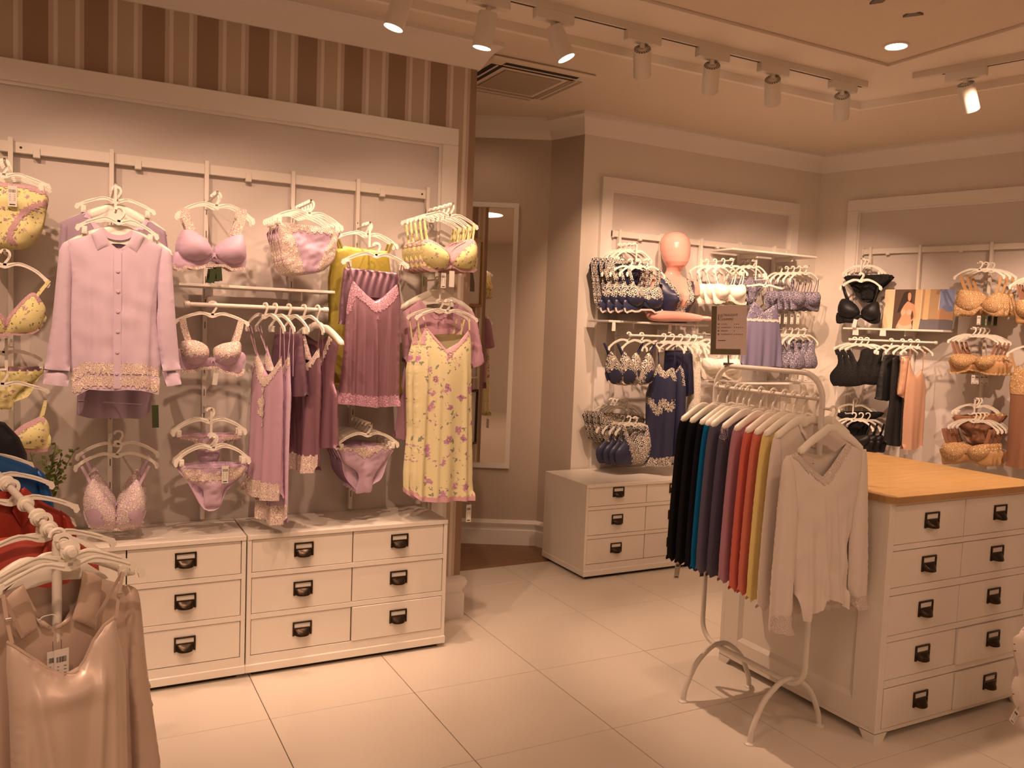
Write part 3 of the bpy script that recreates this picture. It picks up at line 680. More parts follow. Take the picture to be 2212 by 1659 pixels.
def price_tag(parent, x, z, y, w=.022, hgt=.062, rot=0.0, mat='card', bars=True):
    o = MB().box(-w/2, w/2, -.0008, .0008, -hgt, 0).obj('price_tag', M[mat], parent, (x, y, z), (0, rot, 0), smooth=False)
    MB().tube([(0, 0, 0), (0, .002, .022)], .0006, 4).obj('string', M['ink'], o, smooth=False)
    if bars:
        mb = MB(); rr = random.Random(int(x*1e4)); cx = -w*.36
        while cx < w*.34:
            ww = w*rr.choice((.02, .035, .06)); mb.box(cx, cx+ww, -.0013, -.0007, -hgt*.32, -hgt*.18); cx += ww+w*rr.choice((.03, .05))
        for k in range(4): mb.box(-w*.3, -w*.3+w*.12, -.0013, -.0007, -hgt*(.42+.09*k)-.001, -hgt*(.42+.09*k)); mb.box(w*.15, w*.15+w*.18, -.0013, -.0007, -hgt*(.42+.09*k)-.001, -hgt*(.42+.09*k))
        mb.box(-w*.3, w*.3, -.0013, -.0007, -hgt*.93, -hgt*.88)
        tag(mb.obj('barcode', M['ink'], o, smooth=False), kind='stuff')
    return o
def bow(parent, x, z, y, s, mat):
    b = MB()
    for sg in (-1, 1):
        b.stroke([(x, y, z), (x+sg*s*.6, y-.002, z+s*.35), (x+sg*s, y, z+s*.05), (x+sg*s*.5, y-.001, z-s*.2), (x, y, z)], .004, .002)
        b.stroke([(x, y, z), (x+sg*s*.3, y-.002, z-s*.8), (x+sg*s*.7, y-.002, z-s*1.7)], .0035, .0015)
    return b.obj('bow', M[mat], parent)

ORD = ['front', 'second', 'third', 'fourth', 'fifth', 'sixth']
def stackup(items, n, step, jit=.004):
    """items: list of (root, label maker). Copies every thing n-1 times along step and labels each copy by its rank from the front"""
    for r, f in items: r['label'] = f('front')
    for k in range(1, n):
        for r, f in items:
            c = copy_tree(r); c.location = Vector(r.location)+Vector(step)*k
            if jit: c.rotation_euler.z += random.uniform(-.05, .05); c.rotation_euler.y += random.uniform(-.012, .012)
            c['label'] = f(ORD[k] if k < n-1 or n < 3 else 'rearmost')
            if f.__defaults__ and f.__defaults__[0]: c['group'] = f.__defaults__[0]

# ------------------------------------------------------------------ bra patterns (pixel outlines of pieces in the photograph)
TB = {
 'plunge': dict(bb=(375, 449, 532, 581), band=[(378, 545), (377, 581), (405, 579), (437, 580), (457, 562), (478, 572), (500, 583), (527, 580), (532, 561), (529, 540), (500, 545), (460, 551), (410, 545)],
   cups=[[(394, 499), (412, 497), (430, 505), (451, 525), (458, 548), (437, 563), (411, 564), (388, 552), (383, 530)], [(524, 508), (531, 534), (529, 561), (504, 572), (478, 564), (463, 548), (473, 528), (496, 512), (510, 507)]],
   straps=[[(397, 450), (404, 475), (414, 502)], [(524, 452), (520, 478), (509, 510)]]),
 'balc': dict(bb=(384, 686, 531, 811), band=[(384, 752), (389, 782), (392, 803), (412, 803), (433, 798), (448, 792), (462, 795), (490, 806), (520, 810), (526, 790), (531, 770), (520, 760), (490, 770), (455, 772), (420, 770)],
   cups=[[(392, 738), (417, 734), (440, 742), (451, 755), (448, 775), (428, 789), (404, 784), (390, 764)], [(460, 755), (475, 744), (495, 739), (517, 738), (521, 757), (513, 778), (489, 791), (466, 780)]],
   straps=[[(394, 688), (398, 710), (406, 736)], [(521, 692), (516, 714), (508, 740)]]),
 'soft': dict(bb=(906, 470, 1030, 587), band=[(908, 545), (910, 578), (940, 586), (972, 578), (1000, 587), (1027, 583), (1029, 550), (1000, 558), (970, 566), (935, 560)],
   cups=[[(919, 516), (946, 527), (968, 545), (971, 563), (960, 581), (935, 580), (912, 563), (906, 534)], [(1020, 516), (1029, 537), (1025, 568), (1007, 582), (977, 576), (971, 563), (989, 537), (1004, 525)]],
   straps=[[(915, 471), (918, 495), (921, 518)], [(1024, 484), (1022, 500), (1019, 518)]]),
 'tri': dict(bb=(176, 1006, 318, 1144), band=[(181, 1100), (186, 1128), (196, 1138), (225, 1142), (253, 1144), (280, 1140), (299, 1135), (311, 1120), (316, 1095), (280, 1105), (250, 1115), (215, 1105)],
   cups=[[(200, 1034), (214, 1046), (232, 1072), (249, 1102), (251, 1139), (225, 1142), (196, 1137), (180, 1095), (184, 1060)], [(296, 1036), (308, 1055), (316, 1085), (303, 1132), (280, 1139), (251, 1141), (252, 1102), (266, 1074), (282, 1048)]],
   straps=[[(176, 1007), (188, 1028), (200, 1052)], [(322, 1006), (310, 1028), (298, 1052)]]),
 'vest': dict(bb=(1327, 917, 1424, 1007), band=[(1335, 985), (1335, 1007), (1378, 1000), (1417, 1001), (1421, 982), (1400, 975), (1378, 978), (1350, 978)],
   cups=[[(1342, 922), (1351, 924), (1360, 945), (1378, 968), (1379, 999), (1337, 1005), (1328, 980), (1345, 952)], [(1397, 919), (1414, 918), (1413, 950), (1423, 980), (1416, 999), (1377, 999), (1376, 970), (1390, 942)]],
   straps=[[(1342, 918), (1346, 930)], [(1413, 916), (1408, 930)]]),
}
def bra(label, O, rz, tb, mp, cup='lavc', band=None, strap=None, sw=.008, puff=.045, app=None, trim=None, bowm=None, group=None, sp=.0065, hang=True, backs=True):
    """app: (material, test name, fraction) embroidery lying on the cups"""
    T = TB[tb]; t = thing('bra', label, 'bra', O, rz, group); band = band or cup; strap = strap or band
    P = lambda l: [mp(a, b) for a, b in l]
    bp = crv(P(T['band']), 3, True); sh, _ = body('band', M[band], t, bp, None, .014, sp=.01, ff=crumple(.002, 70, 3))
    if trim:
        zs = [p[1] for p in bp]; lo = min(zs); xs = [p[0] for p in bp]
        bot = sorted([p for p in bp if p[1] < lo+.25*(max(zs)-lo)+.004], key=lambda p: p[0])
        pth = [(x, -.012, z+.003+.0025*math.sin(i*2.1)) for i, (x, z) in enumerate(bot)]
        if len(pth) > 3: MB().stroke(pth, .012, .005).obj('lace_trim', M[trim], t)
    cs = []
    for c in T['cups']:
        cp = crv(P(c), 4, True); s = Sheet(cp, puff, sp, None, None, -1, -.004, pw=1.35); cs.append(s)
        co = s.add(MB()).obj('cup', M[cup], t, ang=180, fix=False)
        zs = s.X[:, 1]; lo, hi = zs.min(), zs.max(); xm = s.X[:, 0].mean(); inner = 1 if xm < sum(p[0] for p in bp)/len(bp) else -1; wx = s.X[:, 0].max()-s.X[:, 0].min()
        if app:
            m_, how, fr = app
            nzf = lambda x, z: .012*math.sin(210*x+40*z)*math.sin(190*z-60*x)+.005*math.sin(500*x)*math.sin(430*z)
            if how == 'top': s.patch(lambda x, z: z > hi-(hi-lo)*fr+nzf(x, z), .002, 'lace_applique', M[m_], co)
            elif how == 'inner': s.patch(lambda x, z: inner*(x-xm)+.35*(z-lo-(hi-lo)*.5) > wx*(.5-fr)+nzf(x, z), .002, 'lace_applique', M[m_], co)
            elif how == 'edge':
                top = [p for p in cp if inner*(p[0]-xm) > -wx*.48 and p[1] > lo+(hi-lo)*.22]; A = np.array(top)
                s.patch(lambda x, z: np.hypot(A[:, 0]-x, A[:, 1]-z).min() < fr and inner*(x-xm)*.9+(z-(lo+hi)/2)*.55 > -wx*.12, .002, 'lace_edge', M[m_], co)
            elif how == 'all': s.patch(lambda x, z: True, .002, 'lace_applique', M[m_], co)
            elif how == 'low': s.patch(lambda x, z: math.hypot((x-xm+inner*wx*.16)/(wx*.26), (z-lo-(hi-lo)*.27)/((hi-lo)*.17)) < 1+16*nzf(x, z), .002, 'satin_panel', M[m_], co)
            elif how == 'notlow': s.patch(lambda x, z: not (math.hypot((x-xm+inner*wx*.1)/(wx*.34), (z-lo-(hi-lo)*.24)/((hi-lo)*.24)) < 1+18*nzf(x, z)), .002, 'lace_applique', M[m_], co)
    for i, st in enumerate(T['straps']):
        q = crv(P(st), 4); a = MB().stroke([(x, -.004-.008*j/len(q), z) for j, (x, z) in enumerate(q)], sw, .0018); a.obj('strap', M[strap], t)
        if backs:
            sx = 1 if i == 0 else -1
            MB().stroke([(x+sx*.012*j/len(q), .006+.012*j/len(q), z-.02*j/len(q)) for j, (x, z) in enumerate(q)], sw*.8, .0018).obj('strap', M[strap], t)
    if bowm: 
        x0 = sum(p[0] for p in bp)/len(bp); z0 = cs[0].X[:, 1].min()+.3*(cs[0].X[:, 1].max()-cs[0].X[:, 1].min()); bow(t, x0, z0, -.022, .012, bowm)
    return t

# ------------------------------------------------------------------ briefs
TP = {
 'brief': dict(bb=(732, 964, 847, 1065), f=[(732, 967), (762, 966), (800, 965), (847, 964), (840, 984), (826, 1002), (812, 1022), (806, 1036), (802, 1062), (786, 1064), (768, 1065), (775, 1034), (768, 1016), (744, 1000), (736, 981)],
                b=[(734, 968), (845, 966), (838, 990), (830, 1020), (822, 1036), (808, 1045), (790, 1058), (770, 1058), (745, 1030), (738, 995)]),
 'full': dict(bb=(603, 483, 729, 592), f=[(603, 484), (640, 486), (690, 491), (729, 496), (728, 520), (721, 562), (700, 582), (683, 590), (655, 592), (632, 591), (612, 570), (605, 530)], b=[(605, 486), (727, 498), (726, 525), (716, 566), (690, 588), (640, 588), (612, 566), (606, 530)]),
 'thong': dict(bb=(387, 938, 520, 1000), f=[(387, 940), (430, 939), (480, 939), (520, 940), (518, 948), (500, 953), (488, 956), (478, 975), (468, 999), (450, 1000), (432, 999), (424, 975), (416, 957), (402, 953), (388, 948)],
                b=[(389, 940), (518, 940), (510, 950), (470, 965), (455, 990), (445, 990), (425, 962), (394, 949)]),
 'hip': dict(bb=(390, 1001, 528, 1095), f=[(390, 1007), (430, 1008), (470, 1006), (528, 1002), (524, 1024), (505, 1040), (486, 1053), (480, 1070), (476, 1092), (458, 1093), (442, 1093), (440, 1068), (436, 1056), (416, 1043), (400, 1033)],
              b=[(392, 1008), (526, 1004), (520, 1030), (490, 1060), (472, 1098), (440, 1100), (410, 1050), (398, 1032)]),
}
def brief(label, O, rz, tp, mp, mat, waist=None, app=None, group=None, sp=.007, h=.02, cat='briefs'):
    T = TP[tp]; t = thing('briefs', label, cat, O, rz, group)
    F = [mp(a, b) for a, b in T['f']]; B = [mp(a, b) for a, b in T['b']]
    zt = max(p[1] for p in F); zb = min(p[1] for p in F); wid = max(p[0] for p in F)-min(p[0] for p in F); xc = sum(p[0] for p in F)/len(F)
    s, o = body('fabric', M[mat], t, crv(F, 3, True), crv(B, 3, True), h, sp=sp, free=lambda x, z: z > zt-.015 and abs(x-xc) < wid*.45, ff=addf(crumple(.0022, 60, 5), crumple(.0012, 140, 9)))
    if waist:
        m_, d = waist; tl = lambda x: zt-(0 if True else 0)
        A = np.array(crv([mp(a, b) for a, b in T['f'][:4]], 5))
        s.patch(lambda x, z: np.hypot(A[:, 0]-x, A[:, 1]-z).min() < d, .0015, 'waistband', M[m_], t)
    if app:
        m_, how = app; nz = lambda x, z: .008*math.sin(230*x+60*z)*math.sin(180*z)
        if how == 'vee': s.patch(lambda x, z: zt-z < .012+max(0, (.55-abs(x-xc)/(wid/2)))*.075+nz(x, z), .002, 'lace_panel', M[m_], t)
        elif how == 'sides': s.patch(lambda x, z: abs(x-xc-.006) > wid*(.39-.31*(zt-z)/(zt-zb))+nz(x, z) or zt-z < .028+nz(x, z), .002, 'lace_panel', M[m_], t)
        elif how == 'mid': s.patch(lambda x, z: .012 < zt-z < .065+nz(x, z) and (abs(x-xc) > wid*.2 or zt-z > .03+nz(x, z)), .002, 'lace_panel', M[m_], t)
        elif how == 'all': s.patch(lambda x, z: True, .0015, 'lace_panel', M[m_], t)
    return t, s

# ------------------------------------------------------------------ slips, dresses, shorts
def slip(label, O, rz, front, back, mat, cat='slip', straps=(), sw=.006, h=.03, sp=.009, hem=None, neck=None, fold=(.008, 45, 1), group=None, name='slip', strapm=None, freetop=None, y0=0, extra=None):
    """hem: (material, width); neck: (material, path, width)"""
    t = thing(name, label, cat, O, rz, group); zs = [p[1] for p in front]; zt, zb = max(zs), min(zs)
    lowest = lambda x, z: z < zb+.05*(zt-zb)
    fr_ = (lambda x, z: lowest(x, z) or freetop(x, z)) if freetop else lowest
    dr_ = drape(fold[0], fold[1], zt-.05, zb, fold[2])
    s, o = body('fabric', M[mat], t, front, back, h, sp=sp, free=fr_, freeb=fr_, ff=addf(dr_, extra) if extra else dr_, fb=drape(fold[0], fold[1], zt-.05, zb, fold[2]+5), y0=y0)
    if hem:
        m_, w = hem; bot = np.array([p for p in resample(front, .006) if p[1] < zb+.12*(zt-zb)])
        def hz(x): i = np.argmin(np.abs(bot[:, 0]-x)+.2*(bot[:, 1]-zb)); return bot[i, 1]
        s.patch(lambda x, z: z < hz(x)+w+.003*math.sin(x*260), .0018, 'lace_hem', M[m_], t)
    if neck:
        m_, pth, w = neck; A = np.array(crv(pth, 8))
        s.patch(lambda x, z: np.hypot(A[:, 0]-x, A[:, 1]-z).min() < w+.003*math.sin(x*240+z*200), .0022, 'lace_neckline', M[m_], t)
    for q in straps:
        k = len(q); MB().stroke([(p[0], (p[2] if len(p) > 2 else -.006), p[1]) for p in crv(q, 4)], sw, .0016).obj('strap', M[strapm or mat], t)
    return t, s
def prong(label, x, y0, y1, z, rz=0, drop=None):
    """wall arm from the upright out to y1; drop: (z2, y2) a lower arm hung from its end"""
    t = thing('display_prong', label, 'display hook', (x, y0, z), rz); L = y0-y1
    m = MB().tube([(0, 0, 0), (0, -L, 0), (0, -L-.012, .008)], .0042, 8).obj('arm', M['metal'], t)
    MB().box(-.009, .009, -.004, .012, -.03, .02, .002).obj('bracket', M['metal'], t, smooth=False)
    MB().lathe([(.001, .005), (.005, .002), (.005, -.002), (.001, -.005)], 10, (0, -L-.012, .010)).obj('tip', M['chrome'], t)
    if drop:
        z2, y2 = drop; a = MB().box(-.005, .005, -L-.012, -L-.008, z2-z, .004).tube([(0, -L-.01, z2-z), (0, -(y0-y2), z2-z), (0, -(y0-y2)-.01, z2-z+.008)], .004, 8); a.obj('drop_arm', M['metal'], t)
    return t
# ================================================================== left display wall: rail, shelf, arms
UX = [-.22, .143, .52, .897, 1.205, 1.5625]; WY = 3.962
wr = thing('wall_rail', 'white slotted rail with six uprights on the left display wall', 'wall rail', (0, WY, 2.2))
MB().box(-.26, 1.575, -.028, 0, -.022, .022, .002).obj('rail', M['metal'], wr, smooth=False)
for i, x in enumerate(UX):
    MB().box(x-.009, x+.009, -.044, -.014, -1.56, .035, .001).obj('upright', M['metal'], wr, smooth=False)
for x in (-.13, .245, .70, 1.33): MB().box(x-.013, x+.013, -.033, -.002, -.034, .004, .002).obj('clamp', M['metal'], wr, smooth=False)
for x in (-.185, 1.535): MB().tube([(x, -.029, 0), (x, -.0275, 0)], .005, 10).obj('screw', M['ink'], wr)
for x in UX[1:5]:
    mb = MB()
    for z in np.arange(-1.5, -.1, .1): mb.box(x-.0015, x+.0015, -.0447, -.0435, z, z+.03)
    tag(mb.obj('slots', M['gap'], wr, smooth=False), kind='stuff')
yS = WY-.044
shf = thing('display_shelf', 'white shelf above the lavender nighties on the left wall', 'shelf', (.385, yS, 1.688))
MB().box(0, .65, -.245, 0, -.012, 0, .002).obj('board', M['metal'], shf, smooth=False)
for x in (.52-.385, .897-.385): MB().prism([(x-.004, -.012), (x+.004, -.012), (x+.004, -.05), (x-.004, -.05)], -.2, 0).obj('bracket', M['metal'], shf, smooth=False)
rod = thing('hanging_rod', 'white hanging rod under the shelf on the left wall', 'rail', (.41, 3.65, 1.602))
MB().tube([(0, 0, 0), (.585, 0, 0)], .0085, 12).obj('rod', M['metal'], rod)
for x in (.11, .487): MB().tube([(x, 0, 0), (x, yS-3.65, -.01)], .006, 8).obj('arm', M['metal'], rod)
for x in (.004, .578): MB().lathe([(.001, -.014), (.0125, -.01), (.0125, .01), (.001, .014)], 12).obj('stopper', M['metal'], rod, (x, 0, 0), (0, PI/2, 0))

def hdim(fr, a, b):
    l = fr.L(*a); r = fr.L(*b); return (r[0]-l[0])/2, -(l[1]+r[1])/2
def place(mkr, desc, hdesc, O, rz=0, n=1, step=(0, .045, 0), group=None, **hk):
    hg = 'hangers of the '+group if group else None
    r = mkr(('front ' if n > 1 else '')+desc); h = hanger('white hanger of the '+('front ' if n > 1 else '')+hdesc, O, rz, group=hg, **hk)
    if group: r['group'] = group
    if n > 1: stackup([(r, lambda k, g=group: k+' '+desc), (h, lambda k, g=hg: 'white hanger of the '+k+' '+hdesc)], n, step)
    return r, h
def hookfr(px, y, rz=0): return Fr(onY(px[0], px[1], y), rz)

# --- column 0 (left edge): yellow floral set
fr = hookfr((8, 350), 3.62); hw, dr = hdim(fr, (-88, 395), (106, 393))
def f(l):
    t, s = (lambda t: t)(None), None
    P = [(-86, 398), (-40, 395), (40, 398), (99, 414), (98, 450), (90, 490), (70, 520), (40, 534), (0, 532), (-40, 528), (-75, 500), (-86, 450)]
    r = thing('briefs', l, 'briefs', fr.O, 0); F = fr.pts(P)
    s, o = body('fabric', M['yfl'], r, crv(F, 3, True), None, .03, sp=.009, ff=crumple(.005, 45, 4))
    A = np.array(crv(fr.pts(P[:4]), 5)); s.patch(lambda x, z: np.hypot(A[:, 0]-x, A[:, 1]-z).min() < .016, .002, 'lace_waistband', M['pinklace'], r)
    B = np.array(crv(fr.pts([(97, 440), (74, 448), (50, 462), (34, 484), (22, 512), (30, 526)]), 10)); s.patch(lambda x, z: np.hypot(B[:, 0]-x, B[:, 1]-z).min() < .011+.003*math.sin(x*300+z*200), .0025, 'lace_leg', M['pinklace'], r)
    price_tag(r, fr.L(28, 412)[0], fr.L(28, 404)[1], -.036, .03, .075)
    return r
place(f, 'yellow floral high-waist briefs with mauve lace, at the left photo edge', 'yellow high-waist briefs at the left edge', fr.O, 0, 4, (0, .05, 0), 'yellow floral briefs at the left edge', hw=hw, drop=dr, clips=True)
prong('wall arm carrying the yellow floral high-waist briefs', -.22, yS, 3.60, float(fr.O[2])-.004)
fr = hookfr((10, 545), 3.6); hw, dr = hdim(fr, (-83, 608), (104, 606))
mpx = pxmap(fr, TB['tri']['bb'], (-85, 606, 102, 724))
place(lambda l: bra(l, fr.O, 0, 'tri', mpx, 'yfl', 'yfl', 'yfl', .012, .035, ('pinklace', 'edge', .012), 'pinklace'), 'yellow floral triangle bralette alone on its arm at the left edge', 'yellow floral triangle bralette', fr.O, hw=hw, drop=dr)
prong('wall arm carrying the yellow floral triangle bralette', -.22, yS, 3.59, float(fr.O[2])-.004)
fr = hookfr((8, 735), 3.68); hw, dr = hdim(fr, (-88, 788), (103, 788)); mpx = pxmap(fr, TP['brief']['bb'], (-88, 792, 98, 885))
place(lambda l: brief(l, fr.O, 0, 'brief', mpx, 'yfl', ('plum', .014))[0], 'yellow floral briefs with a plum waistband, behind the yellow bra', 'yellow briefs with plum waistband', fr.O, hw=hw, drop=dr, clips=True)
prong('wall arm carrying the plum-waisted yellow briefs', -.22, yS, 3.665, float(fr.O[2])-.004, drop=(float(onY(5, 800, 3.6)[2])-.004, 3.6))
fr = hookfr((5, 803), 3.6); hw, dr = hdim(fr, (-95, 845), (102, 847)); mpx = pxmap(fr, TB['soft']['bb'], (-88, 850, 108, 975))
place(lambda l: bra(l, fr.O, 0, 'soft', mpx, 'yfl', 'yfl', 'yfl', .012, .05, ('pinklace', 'edge', .017), 'pinklace'), 'yellow floral padded bra with pink lace edge, low at the left edge', 'low yellow floral padded bra', fr.O, hw=hw, drop=dr)

# --- column 1: lavender night set
fr = hookfr((251, 408), 3.66); hw, dr = hdim(fr, (165, 450), (329, 455))
hanger('translucent clip hanger above the grey-lavender nightgown', fr.O, 0, hw, dr, True)
fr2 = Fr(fr.O+np.array([0, .02, -.002]))
shirt_hanger('wide white hanger inside the grey-lavender round-neck nightgown', fr2.O, 0, .19, .155, .055, plate=1)
def sleeve(parent, poly, mat, h=.022, sp=.01, seed=2, name='sleeve', y0=0):
    zs = [p[1] for p in poly]; s = Sheet(poly, h, sp, lambda x, z: z < min(zs)+.02, drape(.004, 60, max(zs), min(zs), seed), -1, y0); b = Sheet(poly, h, sp*1.3, lambda x, z: z < min(zs)+.02, None, 1, y0)
    mb = MB(); s.add(mb); b.add(mb); o = mb.obj(name, M[mat], parent, ang=180, fix=False); return s, o
ng = thing('nightgown', 'grey-lavender round-neck nightgown hanging behind the lavender shirt', 'nightgown', fr.O)
F = [(131, 480), (188, 455), (196, 470), (215, 490), (255, 502), (295, 492), (312, 478), (316, 473), (358, 500), (352, 560), (345, 700), (340, 800), (322, 888), (307, 901), (306, 903), (250, 902), (192, 902), (166, 896), (168, 800), (160, 700), (150, 560)]
s, o = body('fabric', M['lav2'], ng, fr.pts(F), None, .03, sp=.012, free=lambda x, z: z < fr.L(250, 880)[1], ff=drape(.006, 40, fr.L(250, 600)[1], fr.L(250, 900)[1], 3))
A = np.array(crv(fr.pts([(188, 455), (196, 470), (215, 490), (255, 502), (295, 492), (312, 478), (317, 473)]), 6))
s.patch(lambda x, z: np.hypot(A[:, 0]-x, A[:, 1]-z).min() < .016, .002, 'neckband', M['lav'], ng)
zh = [fr.L(x, y)[1] for x, y in ((170, 864), (306, 872))]
MB().stroke([(fr.L(168, 864)[0], s.at(fr.L(170, 864)[0], zh[0])-.004, zh[0]), (fr.L(240, 868)[0], s.at(*fr.L(240, 868))-.003, fr.L(240, 868)[1]), (fr.L(306, 872)[0], s.at(fr.L(300, 872)[0], zh[1])-.004, zh[1])], .003, .002).obj('hem_seam', M['lav'], ng)
sleeve(ng, fr.pts([(131, 479), (150, 486), (146, 560), (140, 640), (128, 640), (126, 540)]), 'lav2'); sleeve(ng, fr.pts([(340, 490), (358, 500), (366, 560), (372, 640), (356, 640), (350, 560)]), 'lav2')
prong('wall arm with a drop bar holding the lavender shirt and nightgown', .143, yS, 3.55, float(fr.O[2])-.004, drop=(float(onY(257, 455, 3.50)[2])-.004, 3.49))
fr = hookfr((258, 452), 3.50); hw, dr = hdim(fr, (167, 492), (336, 511))
hanger('clear clip hanger in front of the lavender shirt collar', fr.O, 0, hw, dr, True, roll=.05)
shirt_hanger('wide white hanger inside the lavender lace-hem shirt', fr.O+np.array([0, .022, -.002]), 0, .19, .15, .055, plate=.9)
sh = thing('shirt', 'lavender long-sleeved button shirt with a collar and cream lace hem', 'shirt', fr.O)
F = [(146, 520), (198, 506), (215, 500), (232, 522), (256, 541), (280, 524), (296, 503), (311, 511), (352, 534), (345, 570), (340, 620), (337, 695), (347, 785), (346, 804), (341, 852), (323, 847), (303, 842), (271, 841), (258, 842), (245, 843), (192, 840), (167, 853), (156, 849), (154, 799), (152, 700), (155, 600), (150, 560)]
Bk = [(146, 520), (198, 506), (222, 494), (256, 505), (290, 496), (311, 511), (352, 534), (345, 570), (340, 620), (337, 695), (347, 785), (346, 804), (341, 835), (255, 828), (160, 832), (154, 799), (152, 700), (155, 600), (150, 560)]
zb = fr.L(250, 815)[1]
s, o = body('fabric', M['lav'], sh, fr.pts(F), fr.pts(Bk), .034, sp=.0085, free=lambda x, z: z < zb or (z > fr.L(256, 545)[1] and abs(x-fr.L(256, 541)[0]) < .1), ff=addf(drape(.008, 52, fr.L(250, 560)[1], fr.L(250, 850)[1], 11), crumple(.0012, 60, 2), ridges([fr.L(190, 560)+fr.L(196, 830)+(.009,), fr.L(325, 580)+fr.L(312, 830)+(.009,), fr.L(290, 600)+fr.L(285, 840)+(.006,)], .012)))
for q, nm in (([(154, 800), (185, 783), (245, 787), (244, 806), (190, 803), (156, 822)], 1), ([(156, 830), (188, 810), (245, 812), (243, 833), (190, 831), (168, 846), (157, 846)], 2), ([(261, 787), (312, 787), (347, 799), (346, 814), (310, 806), (260, 807)], 3), ([(260, 813), (310, 813), (346, 824), (342, 846), (310, 833), (262, 833)], 4)):
    pq = fr.pts(q); A = np.array(resample(pq, .004))
    s.patch(lambda x, z: inside(np.array([[x, z]]), pq)[0] or np.hypot(A[:, 0]-x, A[:, 1]-z).min() < .003+.004*math.sin(x*330), .0025, 'lace_band', M['creamlace'], sh)
plk = fr.pts([(256, 545), (257, 640), (256, 740), (257, 838)]); pl2 = fr.pts([(250, 545), (249, 640), (248, 740), (249, 838)])
MB().stroke([(x, s.at(x, z)-.0025, z) for x, z in crv([((a[0]+b[0])/2, (a[1]+b[1])/2) for a, b in zip(plk, pl2)], 6)], .026, .0025).obj('placket', M['lav'], sh)
for p in ((255.5, 587), (256, 630), (255.5, 673), (255.4, 716), (254, 760), (253, 806)):
    x, z = fr.L(*p); x -= .003; MB().lathe([(.001, .0015), (.0045, .002), (.006, .001), (.006, -.001), (.001, -.001)], 14).obj('button', M['lav'], sh, (x, s.at(x, z)-.006, z), (PI/2, 0, 0))
def flap(parent, pts, mat, y, name='collar', h=.006, sp=.008):
    ss = Sheet(pts, h, sp, None, None, -1, y); mb = MB(); ss.add(mb); b = Sheet(pts, .001, sp, None, None, 1, y+.003); b.add(mb); return mb.obj(name, M[mat], parent, ang=180, fix=False)
flap(sh, fr.pts([(198, 506), (219, 493), (226, 505), (238, 530), (256, 541), (252, 543), (236, 533), (210, 541)]), 'lav', -.028)
flap(sh, fr.pts([(311, 511), (288, 500), (282, 515), (274, 531), (256, 541), (262, 543), (275, 534), (294, 547)]), 'lav', -.028)
MB().stroke([(x, .012, z) for x, z in crv(fr.pts([(219, 494), (235, 508), (256, 513), (275, 510), (289, 500)]), 4)], .02, .003).obj('collar', M['lav'], sh)
sleeve(sh, fr.pts([(135, 526), (150, 521), (157, 560), (153, 613), (151, 695), (151, 800), (96, 796), (104, 745), (112, 700), (125, 565), (128, 540)]), 'lav', .028)
sleeve(sh, fr.pts([(350, 533), (366, 542), (370, 552), (380, 700), (389, 797), (350, 800), (341, 740), (338, 690), (341, 661), (340, 620), (344, 570)]), 'lav', .028)
sleeve(sh, fr.pts([(95, 799), (151, 802), (147, 834), (93, 828)]), 'lav', .03, .009, 5, 'cuff'); sleeve(sh, fr.pts([(350, 803), (389, 800), (390, 829), (359, 834)]), 'lav', .03, .009, 6, 'cuff')
x, z = fr.L(334, 874); price_tag(sh, x, z, -.02, .024, .088, -.03, 'green', False)
fr = hookfr((253, 958), 3.70); hw, dr = hdim(fr, (164, 1008), (337, 1008)); mpx = lambda x, y: fr.L(x, y)
place(lambda l: bra(l, fr.O, 0, 'tri', mpx, 'creamlace2', 'creamlace2', 'lavc', .011, .05, ('lavc', 'low', 0), 'creamlace', 'lavc'), 'lavender and cream lace bralette hanging just over the dresser top', 'lace bralette just over the dresser', fr.O, 0, 2, (.006, .055, .035), 'bralettes over the dresser', hw=hw, drop=dr)
prong('wall arm carrying the two low lace bralettes', .143, yS, 3.68, float(fr.O[2])-.004)

# --- column 2: lavender bras, shelf, rod, thongs
fr = hookfr((468, 420), 3.64); hw, dr = hdim(fr, (381, 468), (541, 474)); mpx = lambda x, y: fr.L(x, y)
def f(l):
    b = bra(l, fr.O, 0, 'plunge', mpx, 'lavc', 'lavc', 'creamlace', .034, .062, None, 'creamlace', 'lavc', backs=True)
    for px, ro in (((459, 581), .12), ((470, 577), -.08)): price_tag(b, fr.L(*px)[0], fr.L(*px)[1], -.03, .022, .058, ro, 'green', False)
    return b
place(f, 'smooth lavender plunge bra with wide cream lace straps above the shelf', 'smooth lavender plunge bra', fr.O, 0, 2, (0, .06, 0), 'plunge bras above the shelf', hw=hw, drop=dr)
prong('wall arm carrying the smooth lavender plunge bras', .52, yS, 3.62, float(fr.O[2])-.004)
fr = hookfr((459, 656), 3.65); hw, dr = hdim(fr, (381, 697), (534, 698)); mpx = lambda x, y: fr.L(x, y)
def f(l):
    b = bra(l, fr.O, 0, 'balc', mpx, 'lavc', 'lavc', 'creamlace', .026, .06, ('creamlace', 'top', .62), 'creamlace', 'lavc')
    x, z = fr.L(465, 805); price_tag(b, x, z, -.02, .02, .05, .1, 'card', False); return b
place(f, 'lavender balconette bra embroidered with cream lace, hanging from the rod', 'embroidered balconette bra on the rod', fr.O, hw=hw, drop=dr)
fr = hookfr((454, 886), 3.72); hw, dr = hdim(fr, (375, 935), (528, 933)); mpx = lambda x, y: fr.L(x, y)
place(lambda l: brief(l, fr.O, 0, 'thong', mpx, 'lavc', ('pinklace', .01), ('creamlace', 'mid'))[0], 'lavender lace thong on the upper arm behind the tagged briefs', 'lavender lace thong', fr.O, 0, 2, (0, .05, 0), 'thongs behind the tagged briefs', hw=hw, drop=dr, clips=True)
fz = float(onY(461, 944, 3.63)[2])
